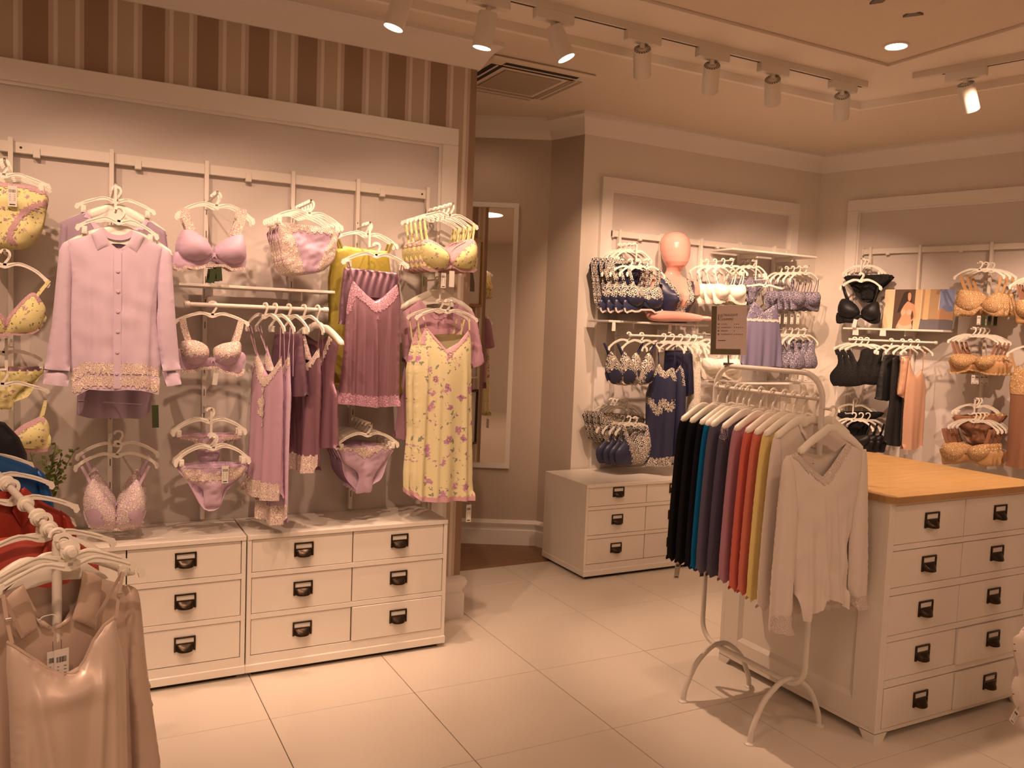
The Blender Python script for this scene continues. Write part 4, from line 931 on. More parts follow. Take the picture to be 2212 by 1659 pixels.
prong('wall arm with a drop bar for thongs and tagged briefs', .52, yS, 3.70, float(fr.O[2])-.004, drop=(fz-.004, 3.61))
fr = hookfr((461, 944), 3.63); hw, dr = hdim(fr, (380, 998), (536, 996)); mpx = lambda x, y: fr.L(x, y)
def f(l):
    t, s = brief(l, fr.O, 0, 'hip', mpx, 'lavc', ('lavc', .006), ('creamlace', 'mid')); x, z = fr.L(484, 1004); price_tag(t, x, z, -.03, .026, .073); return t
place(f, 'lavender and lace briefs with a white barcode tag, above the dresser', 'tagged lavender lace briefs', fr.O, 0, 2, (0, .05, 0), 'tagged briefs above the dresser', hw=hw, drop=dr, clips=True)

# --- column 3: briefs and the low briefs
fr = hookfr((670, 438), 3.62); hw, dr = hdim(fr, (592, 475), (737, 490)); mpx = lambda x, y: fr.L(x, y)
place(lambda l: brief(l, fr.O, 0, 'full', mpx, 'lavc', ('plum', .004), ('creamlace', 'sides'), h=.03)[0], 'lavender briefs with cream lace sides above the shelf end', 'lavender briefs with lace sides', fr.O, 0, 5, (0, .05, 0), 'lace-sided briefs above the shelf', hw=hw, drop=dr, clips=True, roll=.06)
prong('wall arm carrying the lavender briefs with lace sides', .897, yS, 3.60, float(fr.O[2])-.004)
fr = hookfr((795, 917), 3.66); hw, dr = hdim(fr, (724, 963), (854, 962)); mpx = lambda x, y: fr.L(x, y)
place(lambda l: brief(l, fr.O, 0, 'brief', mpx, 'lavc', None, ('creamlace', 'vee'))[0], 'plain mauve briefs with a cream lace V, low on the wall', 'mauve briefs with a lace V', fr.O, 0, 5, (0, .05, 0), 'mauve briefs low on the wall', hw=hw, drop=dr, clips=True)
prong('wall arm carrying the low mauve briefs', 1.205, yS, 3.64, float(fr.O[2])-.004)

# --- the five garments hung sideways on the rod
RZ = math.radians(-70)
def rodO(px, py=662): p = onY(px, py, 3.65); return np.array([p[0], 3.65, 1.611])
SL = [(762, 605), (775, 620), (795, 640), (810, 650), (825, 643), (845, 625), (858, 613), (862, 640), (866, 669), (863, 763), (862, 851), (861, 875), (858, 876), (807, 879), (760, 874), (721, 871), (731, 851), (740, 781), (746, 700), (748, 668), (752, 640)]
SB = [(752, 650), (762, 640), (858, 645), (862, 660), (866, 680), (863, 763), (861, 872), (807, 876), (721, 870), (731, 851), (740, 781), (746, 700)]
def rodslip(desc, px, mat, w, zt, zb, hem, neck, cut=.8, xo=0):
    O = rodO(px); m = memap((721, 605, 866, 879), w, zt, zb, xo); P = lambda l: [m(a, b) for a, b in l]
    t, s = slip(desc, O, RZ, P(SL), P(SB), mat, 'nightdress', [[(-.13, -.088), m(766, 615)], [(.13, -.088), m(856, 620)], [(-.13, -.088, .01), (m(766, 650)[0], m(766, 650)[1], .02)], [(.13, -.088, .01), (m(856, 650)[0], m(856, 650)[1], .02)]], .005, .03, .01, hem, neck and (neck, P([(752, 645), (766, 625), (790, 650), (810, 664), (830, 652), (856, 626)]), .018), (.014, 55, px))
    return t, s, m
t, s, m = rodslip('long pale lavender nightdress with cream lace hem, first on the rod', 573, 'lavs', .30, -.19, -.83, ('creamlace', .075), 'creamlace')
s.patch(lambda x, z: abs(x-.03)+abs(z+.43)*.35 < .028+.01*math.sin(z*120), .003, 'lace_motif', M['creamlace'], t)
t, s, m = rodslip('longest pink-lavender nightdress with lace hem, second on the rod', 594, 'lavc', .27, -.17, -.94, ('creamlace', .085), 'creamlace')
O = rodO(624); m = memap((0, 0, 100, 100), .27, -.11, -.39); P = lambda l: [m(a, b) for a, b in l]
slip('dark plum satin shorts hung third on the rod', O, RZ, P([(12, 2), (50, 0), (88, 2), (95, 40), (104, 96), (56, 100), (52, 82), (46, 98), (-2, 94), (6, 40)]), None, 'plum', 'shorts', (), .006, .03, .009, None, None, (.008, 60, 4), name='shorts')
t, s, m = rodslip('mauve satin nightdress with broad cream lace neckline, fourth on the rod', 656, 'mauve', .28, -.15, -.72, ('creamlace', .075), 'creamlace')
x, z = 0, -.42; price_tag(t, -.06, z, -.05, .03, .2, 0, 'green', False)
O = rodO(686); fr5 = Fr(O, RZ)
shirt_hanger('wide white hanger at the right end of the rod', O, RZ, .19, .15, .062)
m = memap((0, 0, 100, 100), .36, -.12, -.62); P = lambda l: [m(a, b) for a, b in l]
slip('mauve sleeveless nightgown with lace yoke, last on the rod', O, RZ, P([(5, 8), (25, 0), (38, 18), (50, 34), (62, 18), (75, 0), (95, 8), (88, 25), (86, 40), (94, 50), (97, 96), (50, 100), (3, 96), (6, 50), (14, 40), (12, 25)]), P([(5, 8), (25, 0), (50, 6), (75, 0), (95, 8), (88, 25), (86, 40), (94, 50), (97, 96), (50, 100), (3, 96), (6, 50), (14, 40), (12, 25)]), 'mauve', 'nightgown', (), .006, .03, .01, None, ('creamlace', P([(25, 2), (38, 20), (50, 36), (62, 20), (75, 2)]), .03), (.008, 50, 8), name='nightgown')
for px, d in ((573, 'long pale lavender nightdress'), (594, 'longest pink-lavender nightdress'), (624, 'plum satin shorts on the rod'), (656, 'mauve satin nightdress on the rod')):
    hanger('white hanger of the '+d, rodO(px), RZ, .145, .1, px == 624)

# --- column 4: yellow and mauve satin
fr = hookfr((796, 485), 3.76); hw, dr = hdim(fr, (725, 518), (855, 531))
P = fr.pts
def f(l):
    t, s = slip(l, fr.O, 0, P([(724, 540), (745, 531), (780, 536), (838, 543), (846, 600), (862, 700), (868, 850), (800, 845), (719, 830), (714, 700), (713, 600)]), None, 'yellow', 'slip', [[fr.L(732, 516), fr.L(740, 540)], [fr.L(848, 526), fr.L(840, 546)], [fr.L(732, 516)+(.015,), fr.L(750, 560)+(.02,)], [fr.L(848, 526)+(.015,), fr.L(838, 560)+(.02,)]], .006, .03, .009, None, None, (.008, 50, 6))
    return t
place(f, 'shiny yellow satin slip hanging behind the mauve slip', 'yellow satin slip', fr.O, 0, 2, (0, .05, 0), 'yellow satin slips', hw=hw, drop=dr, roll=.05)
prong('wall arm with a drop bar for yellow and mauve slips', 1.205, yS, 3.74, float(fr.O[2])-.004, drop=(float(onY(812, 530, 3.635)[2])-.004, 3.62))
fr = hookfr((812, 530), 3.655); hw, dr = hdim(fr, (737, 567), (868, 573)); P = fr.pts
slip('dark mauve satin shorts with a gathered waist behind the mauve slip', fr.O, 0, P([(743, 577), (800, 583), (859, 590), (862, 612), (866, 660), (864, 705), (806, 705), (802, 690), (798, 705), (731, 700), (733, 660), (738, 610)]), None, 'plum', 'shorts', (), .006, .022, .008, None, None, (.006, 90, 3), name='shorts', extra=lambda x, z: .0035*np.sin(190*x+3*np.sin(20*z)))
hanger('white clip hanger of the gathered satin shorts', fr.O, 0, hw, dr, True)
fr = hookfr((813, 529), 3.625); P = fr.pts
hanger('white hanger of the front mauve satin slip', fr.O, 0, *hdim(fr, (737, 567), (875, 573)))
t, s = slip('mauve satin slip with pink lace V-neck and lace hem', fr.O, 0, P(SL), P(SB), 'mauve', 'slip', [[fr.L(752, 566), fr.L(762, 607)], [fr.L(867, 572), fr.L(859, 614)]], .006, .036, .0075, ('mauvelace', .05), ('mauvelace', P([(745, 670), (756, 640), (762, 612), (776, 630), (795, 652), (810, 664), (828, 655), (846, 638), (860, 618)]), .021), (.006, 50, 21), extra=ridges([fr.L(766, 640)+fr.L(760, 850)+(.022,), fr.L(809, 690)+fr.L(807, 870)+(.028,), fr.L(842, 660)+fr.L(832, 860)+(.012,), fr.L(861, 660)+fr.L(858, 860)+(.012,), fr.L(785, 680)+fr.L(780, 860)+(.009,)], .0085))
bow(t, fr.L(809, 683)[0], fr.L(809, 683)[1], -.045, .008, 'mauvelace')

# --- column 5: yellow bras, mauve tee, floral dress
fr = hookfr((973, 444), 3.64); hw, dr = hdim(fr, (910, 474), (1031, 490)); mpx = lambda x, y: fr.L(x, y)
def f(l):
    b = bra(l, fr.O, 0, 'soft', mpx, 'yfl', 'yfl', 'yfl', .010, .055, ('pinklace', 'edge', .015), 'pinklace')
    return b
r, h = place(f, 'yellow floral padded bra with pink lace beside the striped column', 'yellow floral bra by the column', fr.O, 0, 5, (0, .058, 0), 'yellow bras beside the column', hw=hw, drop=dr, roll=.06)
x, z = fr.L(953, 590); price_tag(r, x, z, -.03, .024, .07); x, z = fr.L(969, 586); price_tag(r, x, z, -.04, .026, .075, 0, 'card', False)
prong('wall arm carrying the yellow floral bras', 1.5625, yS, 3.62, float(fr.O[2])-.004)
fr = hookfr((946, 602), 3.76); P = fr.pts
shirt_hanger('wide white hanger inside the mauve short-sleeved nightshirt', fr.O, 0, .19, .15, .05, plate=.95)
tee = thing('nightshirt', 'mauve short-sleeved nightshirt behind the yellow floral dress', 'nightshirt', fr.O)
F = [(880, 665), (906, 646), (918, 664), (942, 683), (968, 672), (984, 653), (1018, 672), (1014, 720), (1012, 780), (1010, 860), (1008, 952), (900, 955), (852, 945), (862, 860), (872, 800), (880, 740)]
s, o = body('fabric', M['tee'], tee, P(F), None, .035, sp=.01, free=lambda x, z: z < fr.L(930, 930)[1] or (z > fr.L(942, 690)[1] and abs(x) < .1), ff=drape(.01, 45, fr.L(930, 690)[1], fr.L(930, 950)[1], 9))
A = np.array(crv(P([(906, 646), (918, 664), (942, 683), (968, 672), (984, 653)]), 6)); s.patch(lambda x, z: np.hypot(A[:, 0]-x, A[:, 1]-z).min() < .014, .002, 'neckband', M['tee'], tee)
sleeve(tee, P([(868, 672), (886, 662), (890, 720), (884, 784), (872, 782), (866, 720)]), 'tee', .03); sleeve(tee, P([(1006, 664), (1022, 673), (1030, 692), (1046, 784), (1018, 794), (1010, 740)]), 'tee', .03)
prong('wall arm with a drop bar for nightshirt and floral dress', 1.5625, yS, 3.74, float(fr.O[2])-.004, drop=(float(onY(968, 651, 3.62)[2])-.004, 3.60))
fr = hookfr((967, 651), 3.62); P = fr.pts; hw, dr = hdim(fr, (896, 689), (1024, 689))
DF = [(919, 705), (940, 728), (964, 755), (990, 740), (1014, 711), (1016, 728), (1018, 745), (1019, 900), (1020, 1000), (1020, 1069), (1019, 1078), (960, 1080), (907, 1082), (885, 1066), (885, 1023), (889, 980), (893, 941), (893, 799), (900, 763), (909, 732)]
DB = [(909, 732), (925, 725), (1005, 722), (1018, 745), (1019, 900), (1020, 1000), (1020, 1072), (950, 1074), (884, 1062), (885, 1023), (893, 941), (893, 799), (900, 763)]
def f(l):
    t, s = slip(l, fr.O, 0, P(DF), P(DB), 'yfl2', 'dress', [[fr.L(913, 684), fr.L(920, 707)], [fr.L(1012, 686), fr.L(1013, 713)], [fr.L(904, 688)+(.012,), fr.L(910, 735)+(.015,)], [fr.L(1006, 690)+(.014,), fr.L(998, 726)+(.02,)]], .008, .045, .008, ('pink', .022), ('pinklace', P([(911, 740), (919, 708), (940, 731), (964, 757), (990, 742), (1014, 713)]), .012), (.010, 42, 31), name='dress', extra=ridges([fr.L(919, 735)+fr.L(905, 1070)+(.022,), fr.L(1004, 740)+fr.L(998, 1070)+(.016,), fr.L(945, 800)+fr.L(935, 1070)+(.01,)], .012))
    return t
r, h = place(f, 'long yellow floral strap dress with pink hem at the column', 'yellow floral dress at the column', fr.O, 0, 2, (-.02, .05, 0), 'yellow floral dresses', hw=hw, drop=dr)
x, z = fr.L(1013, 1090); price_tag(r, x, z, 0, .026, .085)
# potted sprig half hidden by the blue shirt
pt = thing('potted_plant', 'small green potted plant on the dresser behind the blue shirt', 'plant', (-.10, 3.80, .625))
M['pot'] = mk('clay_pot', (.45, .30, .2), .7)
MB().lathe([(.04, 0), (.055, .09), (.058, .1), (.05, .1), (.046, .085)], 20).obj('pot', M['pot'], pt)
R_ = random.Random(4)
for k in range(9):
    a = R_.uniform(0, 6.28); L = R_.uniform(.18, .30); sprd = R_.uniform(.02, .10); e = (math.cos(a)*sprd+.02, math.sin(a)*sprd*.6, .1+L)
    MB().tube([(0, 0, .08), (e[0]*.4, e[1]*.4, .1+L*.5), e], .0015, 5).obj('stem', M['leaf'], pt)
    lf = MB()
    for q in range(14):
        t_ = .35+.65*q/13; c = Vector((e[0]*t_, e[1]*t_, .1+L*t_)); d = Vector((R_.uniform(-1, 1), R_.uniform(-1, 1), R_.uniform(-.3, 1))).normalized(); l = R_.uniform(.02, .036); u = d.orthogonal().normalized()*l*.35
        lf.add([c, c+d*l*.5+u, c+d*l, c+d*l*.5-u], [(0, 1, 2, 3)])
    tag(lf.obj('leaves', M['leaf'], pt, smooth=False), kind='stuff')
# ================================================================== back display wall (navy, ivory, periwinkle)
WB = 4.812; yB = WB-.044
def rail_set(name, label, P, rz, L0, L1, ups, z, depth=1.55, clamps=(), zl=None):
    t = thing(name, label, 'wall rail', (P[0], P[1], z), rz)
    MB().box(L0, L1, -.028, 0, -.02, .02, .002).obj('rail', M['metal'], t, smooth=False)
    for x in ups: MB().box(x-.009, x+.009, -.044, -.014, -depth, .032, .001).obj('upright', M['metal'], t, smooth=False)
    for x in clamps: MB().box(x-.012, x+.012, -.033, -.002, -.03, .006, .002).obj('clamp', M['metal'], t, smooth=False)
    for x in (L0+.03,): MB().box(x-.03, x-.02, -.034, 0, -.026, .026).obj('end_plate', M['metal'], t, smooth=False)
    return t
rail_set('wall_rail', 'white slotted rail behind the mannequin on the back wall', (0, WB), 0, 3.262, 4.93, [3.319, 3.68, 4.039, 4.41, 4.76], 2.222, 1.5, (3.5, 4.2, 4.9))
def shelf(label, O, rz, L, D, brs, parent=None):
    t = thing('display_shelf', label, 'shelf', O, rz)
    MB().box(0, L, -D, 0, -.014, 0, .002).obj('board', M['metal'], t, smooth=False)
    for x in brs: MB().prism([(x-.004, -.014), (x+.004, -.014), (x+.004, -.05), (x-.004, -.05)], -D*.8, 0).obj('bracket', M['metal'], t, smooth=False)
    return t
def wallrod(label, O, rz, L, back, arms):
    t = thing('hanging_rod', label, 'rail', O, rz); MB().tube([(0, 0, 0), (L, 0, 0)], .0075, 10).obj('rod', M['metal'], t)
    for x in arms: MB().tube([(x, 0, 0), (x, back, -.01)], .0055, 8).obj('arm', M['metal'], t)
    for x in (.004, L-.004): MB().lathe([(.001, -.01), (.0105, -.008), (.0105, .008), (.001, .01)], 12).obj('stopper', M['metal'], t, (x, 0, 0), (0, PI/2, 0))
    return t
s = shelf('white shelf under the mannequin bust on the back wall', (3.085, yB, 1.628), 0, .84, .25, (.234, .594))
for x in (.04, .50): MB().prism([(x-.012, -.014), (x+.012, -.014), (x+.014, -.07), (x-.014, -.07)], -.251, -.247).obj('price_card', M['card'], s, smooth=False)
wallrod('white rod with navy lingerie on the back wall', (3.215, 4.46, 1.535), 0, .60, yB-4.46, (.104, .465))
shelf('empty white shelf at the top right of the back wall', (4.13, yB, 2.178), 0, .84, .22, (.28, .63))
shelf('white shelf behind the top bar of the clothes rack', (4.12, yB, 1.222), 0, .90, .22, (.29, .64))
def wprong(label, O, base, rz=0, drop=None):
    return prong(label, float(O[0]), base, float(O[1])-.02, float(O[2])-.004, 0, drop)
S2 = (0, .052, 0)
# navy briefs behind, navy lace bras in front
fr = hookfr((1370, 528), 4.63); mpx = pxmap(fr, TP['full']['bb'], (1308, 558, 1402, 678))
place(lambda l: brief(l, fr.O, 0, 'full', mpx, 'navyd', None, ('navylace', 'sides'), h=.03)[0], 'navy satin shorts-style briefs hanging behind the navy lace bras', 'navy satin briefs', fr.O, 0, 4, (-.015, .035, 0), 'navy satin briefs', hw=.145, drop=.105, clips=True)
b2 = hookfr((1397, 562), 4.47)
wprong('wall arm with a drop bar for navy briefs and bras', fr.O, yB, drop=(float(b2.O[2])-.004, 4.45))
fr = b2; mpx = pxmap(fr, TB['plunge']['bb'], (1347, 580, 1429, 674))
place(lambda l: bra(l, fr.O, 0, 'plunge', mpx, 'navy', 'navy', 'navylace', .022, .055, ('navylace', 'top', .55), 'creamlace', group=None), 'navy underwired bra with cream lace straps beside the mannequin', 'navy lace-strap bra by the mannequin', fr.O, 0, 4, (-.03, .05, 0), 'navy lace bras by the mannequin', hw=.148, drop=.10)
# ivory bras, two rows
fr = hookfr((1580, 561), 4.47); mpx = pxmap(fr, TB['balc']['bb'], (1538, 583, 1612, 660))
place(lambda l: bra(l, fr.O, 0, 'balc', mpx, 'ivory', 'ivory', 'ivory', .008, .065, None, 'ivorylace'), 'ivory bra brightly lit between the mannequin and the blue slip', 'ivory bra next to the mannequin', fr.O, 0, 4, (-.02, .062, 0), 'upper ivory bras', hw=.15, drop=.09)
wprong('wall arm carrying the upper ivory bras', fr.O, yB)
fr = hookfr((1560, 722), 4.47); mpx = pxmap(fr, TB['balc']['bb'], (1512, 742, 1602, 822))
place(lambda l: bra(l, fr.O, 0, 'balc', mpx, 'ivory', 'ivory', 'ivory', .02, .065, None, 'ivorylace'), 'ivory bra half hidden below the grey-edged sign', 'ivory bra below the sign', fr.O, 0, 3, (-.03, .062, 0), 'lower ivory bras', hw=.15, drop=.10)
wprong('wall arm carrying the lower ivory bras', fr.O, yB)
# periwinkle set
fr = hookfr((1628, 563), 4.63); mpx = pxmap(fr, TP['hip']['bb'], (1598, 599, 1652, 655))
place(lambda l: brief(l, fr.O, 0, 'hip', mpx, 'bluelace', None, None)[0], 'periwinkle lace briefs hanging behind the blue slip', 'periwinkle lace briefs', fr.O, 0, 3, S2, 'periwinkle briefs', hw=.13, drop=.10, clips=True)
b2 = hookfr((1653, 603), 4.5)
wprong('wall arm with a drop bar for periwinkle briefs and slip', fr.O, yB, drop=(float(b2.O[2])-.004, 4.48))
fr = b2; P = fr.pts
hanger('white hanger of the periwinkle blue slip', fr.O, 0, *hdim(fr, (1615, 618), (1688, 624)))
t, s = slip('periwinkle blue slip with lace cups beside the sign', fr.O, 0, P([(1628, 650), (1640, 662), (1650, 674), (1664, 664), (1678, 656), (1682, 690), (1684, 705), (1688, 750), (1689, 792), (1645, 791), (1600, 788), (1606, 740), (1612, 690), (1620, 665)]), None, 'blue', 'slip', [[fr.L(1620, 618), fr.L(1628, 652)], [fr.L(1684, 625), fr.L(1678, 658)]], .006, .03, .009, None, ('bluelace', P([(1620, 672), (1628, 654), (1640, 666), (1650, 677), (1664, 667), (1680, 660)]), .018), (.008, 48, 12))
zc = fr.L(1650, 692)[1]
s.patch(lambda x, z: zc-.008 < z < zc+.05 and abs(abs(x+.01)-.055) < .035+.006*math.sin(z*300), .002, 'lace_cup', M['bluelace'], t)
s.patch(lambda x, z: abs(z-zc-.1*(0)) < .008+.002*math.sin(x*400), .003, 'lace_band', M['creamlace'], t)
fr = hookfr((1740, 577), 4.49); mpx = pxmap(fr, TB['balc']['bb'], (1705, 600, 1772, 674))
def f(l):
    b = bra(l, fr.O, 0, 'balc', mpx, 'bluelace', 'bluelace', 'blue', .007, .06, None, None, 'blue'); x, z = fr.L(1722, 678); price_tag(b, x, z, -.01, .03, .075); x, z = fr.L(1738, 672); price_tag(b, x, z, -.01, .024, .04, -.2); return b
place(f, 'periwinkle lace bra near the corner of the back wall', 'periwinkle lace bra near the corner', fr.O, 0, 5, (-.012, .05, 0), 'periwinkle lace bras near the corner', hw=.148, drop=.105)
wprong('wall arm carrying the periwinkle lace bras', fr.O, yB)
fr = hookfr((1737, 712), 4.48); mpx = pxmap(fr, TB['vest']['bb'], (1704, 736, 1765, 800))
def f(l):
    b = bra(l, fr.O, 0, 'vest', mpx, 'bluelace', 'bluelace', 'bluelace', .02, .03, None, None); x, z = fr.L(1728, 803); price_tag(b, x, z, -.01, .026, .07, .15); x, z = fr.L(1738, 803); price_tag(b, x, z, -.01, .026, .07, -.05); return b
place(f, 'periwinkle lace bralette top under the periwinkle bras', 'periwinkle lace bralette top', fr.O, 0, 4, (-.015, .05, 0), 'periwinkle lace bralette tops', hw=.145, drop=.10)
wprong('wall arm carrying the periwinkle lace bralette tops', fr.O, yB)
# navy bras and slips on the rod
fr = hookfr((1386, 722), 4.46); fr.O[2] = 1.545; mpx = pxmap(fr, TB['tri']['bb'], (1334, 742, 1413, 832))
place(lambda l: bra(l, fr.O, 0, 'tri', mpx, 'navy', 'navy', 'navy', .011, .05, ('navylace', 'notlow', .3), 'creamlace'), 'navy bra with cream lace edges on the left end of the rod', 'navy bra on the rod end', fr.O, 0, 2, (-.088, 0.02, 0), 'navy bras on the rod', hw=.15, drop=.10)
def rod2(px, y=4.46): p = onY(px, 723, y); return np.array([p[0], y, 1.543])
RB = math.radians(-58)
O = rod2(1434); fr = Fr(O, RB); P = fr.pts
t, s = slip('navy slip with cream lace cups and zigzag lace on the rod', O, RB, P([(1424, 785), (1431, 797), (1438, 803), (1447, 795), (1456, 793), (1462, 818), (1460, 845), (1458, 900), (1454, 960), (1452, 1005), (1425, 1008), (1395, 1004), (1394, 930), (1395, 850), (1405, 820), (1415, 800)]), None, 'navy', 'slip', [[fr.L(1422, 742), fr.L(1424, 786)], [fr.L(1460, 748), fr.L(1456, 795)]], .006, .035, .009, ('navylace', .06), ('navylace', P([(1413, 806), (1424, 790), (1438, 808), (1456, 798), (1461, 815)]), .025), (.008, 50, 2))
zz = [fr.L(*p) for p in ((1396, 862), (1410, 868), (1424, 890), (1436, 868), (1448, 882), (1459, 870))]; A = np.array(crv(zz, 8))
s.patch(lambda x, z: np.hypot(A[:, 0]-x, A[:, 1]-z).min() < .022+.005*math.sin(300*x), .0025, 'lace_zigzag', M['navylace'], t)
hanger('white hanger of the navy zigzag lace slip', O, RB, .145, .10)
O = rod2(1452); fr = Fr(O, RB); P = fr.pts
t, s = slip('dark navy slip with a lace point behind the zigzag slip', O, RB, P([(1452, 812), (1461, 800), (1470, 788), (1477, 800), (1482, 840), (1481, 900), (1476, 985), (1450, 985), (1446, 900), (1448, 840)]), None, 'navy', 'slip', [[fr.L(1458, 750), fr.L(1461, 803)], [fr.L(1474, 752), fr.L(1472, 792)]], .006, .03, .009, None, ('navylace', P([(1452, 815), (1461, 802), (1470, 790), (1478, 806), (1481, 830)]), .012), (.008, 50, 5))
hanger('white hanger of the dark navy lace-point slip', O, RB, .145, .10)
O = rod2(1470); fr = Fr(O, RB); P = fr.pts
slip('midnight satin shorts with a gathered waist on the rod', O, RB, P([(1436, 757), (1465, 757), (1495, 758), (1498, 810), (1499, 850), (1482, 857), (1474, 850), (1466, 852), (1432, 850), (1433, 800)]), None, 'navyd', 'shorts', (), .006, .03, .008, None, None, (.007, 80, 7), name='shorts')
hanger('white clip hanger of the midnight satin shorts', O, RB, .145, .10, True)
O = rod2(1487); fr = Fr(O, RB); P = fr.pts
slip('cream lace slip hanging behind the midnight satin shorts', O, RB, P([(1492, 748), (1503, 740), (1512, 748), (1514, 830), (1512, 930), (1500, 985), (1478, 1000), (1480, 900), (1490, 820)]), None, 'ivorylace', 'slip', (), .006, .03, .009, None, None, (.008, 50, 3))
hanger('white hanger of the cream lace slip', O, RB, .145, .10)
hanger('empty white hanger at the right end of the navy rod', rod2(1500), RB, .145, .10)
# lower left: navy lace briefs and bralettes
fr = hookfr((1352, 866), 4.63); mpx = pxmap(fr, TP['full']['bb'], (1296, 891, 1390, 962))
place(lambda l: brief(l, fr.O, 0, 'full', mpx, 'navylace', None, None, h=.03)[0], 'navy lace briefs hanging behind the navy lace bralettes', 'navy lace briefs', fr.O, 0, 5, (-.014, .024, 0), 'navy lace briefs', hw=.148, drop=.10, clips=True)
b2 = hookfr((1372, 903), 4.51)
wprong('wall arm with a drop bar for navy briefs and bralettes', fr.O, yB, drop=(float(b2.O[2])-.004, 4.49))
fr = b2; mpx = lambda x, y: fr.L(x, y)
place(lambda l: bra(l, fr.O, 0, 'vest', mpx, 'navy', 'navy', 'navylace', .024, .03, ('navylace', 'inner', .55), None), 'navy bralette with a cream lace V above the white chest', 'navy bralette above the chest', fr.O, 0, 4, (-.02, .045, 0), 'navy bralettes above the chest', hw=.15, drop=.10)

# ------------------------------------------------------------------ mannequin bust
mq = thing('mannequin', 'glossy pink faceless mannequin bust wearing a navy lace bodysuit', 'mannequin', (3.655, 4.60, 1.63))
SECT = [(0, .118, .085, 0, .005), (.05, .122, .088, 0, .005), (.10, .132, .098, 0, .0), (.15, .142, .112, 0, -.006), (.19, .15, .112, 0, -.006), (.23, .162, .098, 0, .0), (.265, .175, .082, 0, .006), (.29, .172, .070, 0, .01), (.305, .14, .062, 0, .012), (.318, .09, .056, 0, .012), (.332, .06, .052, 0, .008), (.352, .05, .05, 0, .0), (.372, .051, .056, 0, -.012), (.388, .060, .075, 0, -.022), (.415, .078, .092, 0, -.022), (.455, .091, .105, 0, -.016), (.50, .099, .112, 0, -.008), (.54, .099, .112, 0, -.002), (.575, .09, .10, 0, 0), (.60, .07, .078, 0, 0), (.615, .045, .05, 0, 0), (.621, .012, .013, 0, 0)]
def ringpt(i, a, k=1.0):
    z, w, d, cx, cy = SECT[i]; ca, sa = math.cos(a), math.sin(a); p_ = .85 if z < .3 else 1.0
    x = w*math.copysign(abs(ca)**p_, ca); y = d*math.copysign(abs(sa)**p_, sa)
    if .08 < z < .26 and sa < 0: b = math.exp(-((z-.165)/.05)**2)*.042; y -= b*(math.exp(-((x-.068)/.045)**2)+math.exp(-((x+.068)/.045)**2))
    return (cx+x*k, cy+y*k, z)
n = 40; vs = [ringpt(i, 2*PI*j/n) for i in range(len(SECT)) for j in range(n)]
fs = [(i*n+j, i*n+(j+1) % n, (i+1)*n+(j+1) % n, (i+1)*n+j) for i in range(len(SECT)-1) for j in range(n)]+[tuple(range(n))[::-1], tuple((len(SECT)-1)*n+j for j in range(n))]
mb = MB().add(vs, fs)
arm = crv([(-.15, 0, .275), (-.185, -.01, .235), (-.225, -.05, .12), (-.235, -.085, .055), (-.19, -.115, .04), (-.05, -.125, .042), (.08, -.13, .040), (.155, -.13, .038)], 5)
rad = np.interp(np.linspace(0, 1, len(arm)), [0, .15, .4, .55, .62, .75, .92, 1], [.05, .05, .042, .039, .038, .034, .024, .021])
mb.tube(arm, list(rad), 16)
mb.tube(crv([(.15, 0, .275), (.185, 0, .25), (.195, .005, .20)], 4), list(np.linspace(.05, .042, 9)), 14)
# hand lying along the shelf: palm, four fingers, thumb
def blob(mb, path, r, n=10, ry=1.0): P_ = crv(path, 4); mb.tube(P_, list(np.interp(np.linspace(0, 1, len(P_)), np.linspace(0, 1, len(r)), r)), n, ry=ry)
blob(mb, [(.145, -.13, .038), (.175, -.13, .040), (.215, -.132, .038), (.235, -.132, .034)], [.021, .025, .027, .020], 14, .62)
for k, (yy, L, dz) in enumerate(((-.154, .062, .0), (-.141, .074, .004), (-.127, .070, .003), (-.114, .055, .0))):
    blob(mb, [(.222, yy+(.002 if k < 2 else -.002), .038), (.222+L*.45, yy, .042+dz), (.222+L*.8, yy, .034+dz), (.222+L, yy, .024+dz)], [.0098, .0092, .0082, .005], 8)
blob(mb, [(.165, -.148, .040), (.19, -.168, .04), (.215, -.176, .034), (.235, -.178, .028)], [.012, .0105, .009, .005], 8)
bo = mb.obj('body', M['skin'], mq, ang=180)
rm = bo.modifiers.new('join', 'REMESH'); rm.mode = 'VOXEL'; rm.voxel_size = .0042; rm.use_smooth_shade = True
sm = bo.modifiers.new('smooth', 'SMOOTH'); sm.factor = .5; sm.iterations = 4
def shell(name, mat, k, pred):
    m2 = MB(); nn = 72; idx = {}; V = []; Fc = []
    zsub = []; 
    for i in range(9):
        for q in range(4): zsub.append((i, q/4))
    def pt(r, j):
        i, q = zsub[r]; a = 2*PI*j/nn; p0 = ringpt(i, a, k); p1 = ringpt(i+1, a, k); return tuple(p0[c]*(1-q)+p1[c]*q for c in range(3))
    for r in range(len(zsub)-1):
        for j in range(nn):
            q = [(r, j), (r, (j+1) % nn), (r+1, (j+1) % nn), (r+1, j)]; c = [sum(pt(*w)[d] for w in q)/4 for d in range(3)]
            if pred(*c):
                f = []
                for w in q:
                    if w not in idx: idx[w] = len(V); V.append(pt(*w))
                    f.append(idx[w])
                Fc.append(f)
    m2.add(V, Fc); return m2.obj(name, mat, mq, ang=180, fix=False)
vw = lambda z: max(0, (z-.085)*.40)
shell('bodysuit', M['navy'], 1.035, lambda x, y, z: (y > .0 and z < .28) or (y <= 0 and abs(x) > vw(z) and z < .30) if abs(x) < .155 else z < .24)
shell('lace_neckline', M['navylace'], 1.055, lambda x, y, z: y <= .02 and vw(z)-.002 < abs(x) < vw(z)+.034+.006*math.sin(z*260) and .02 < z < .31)

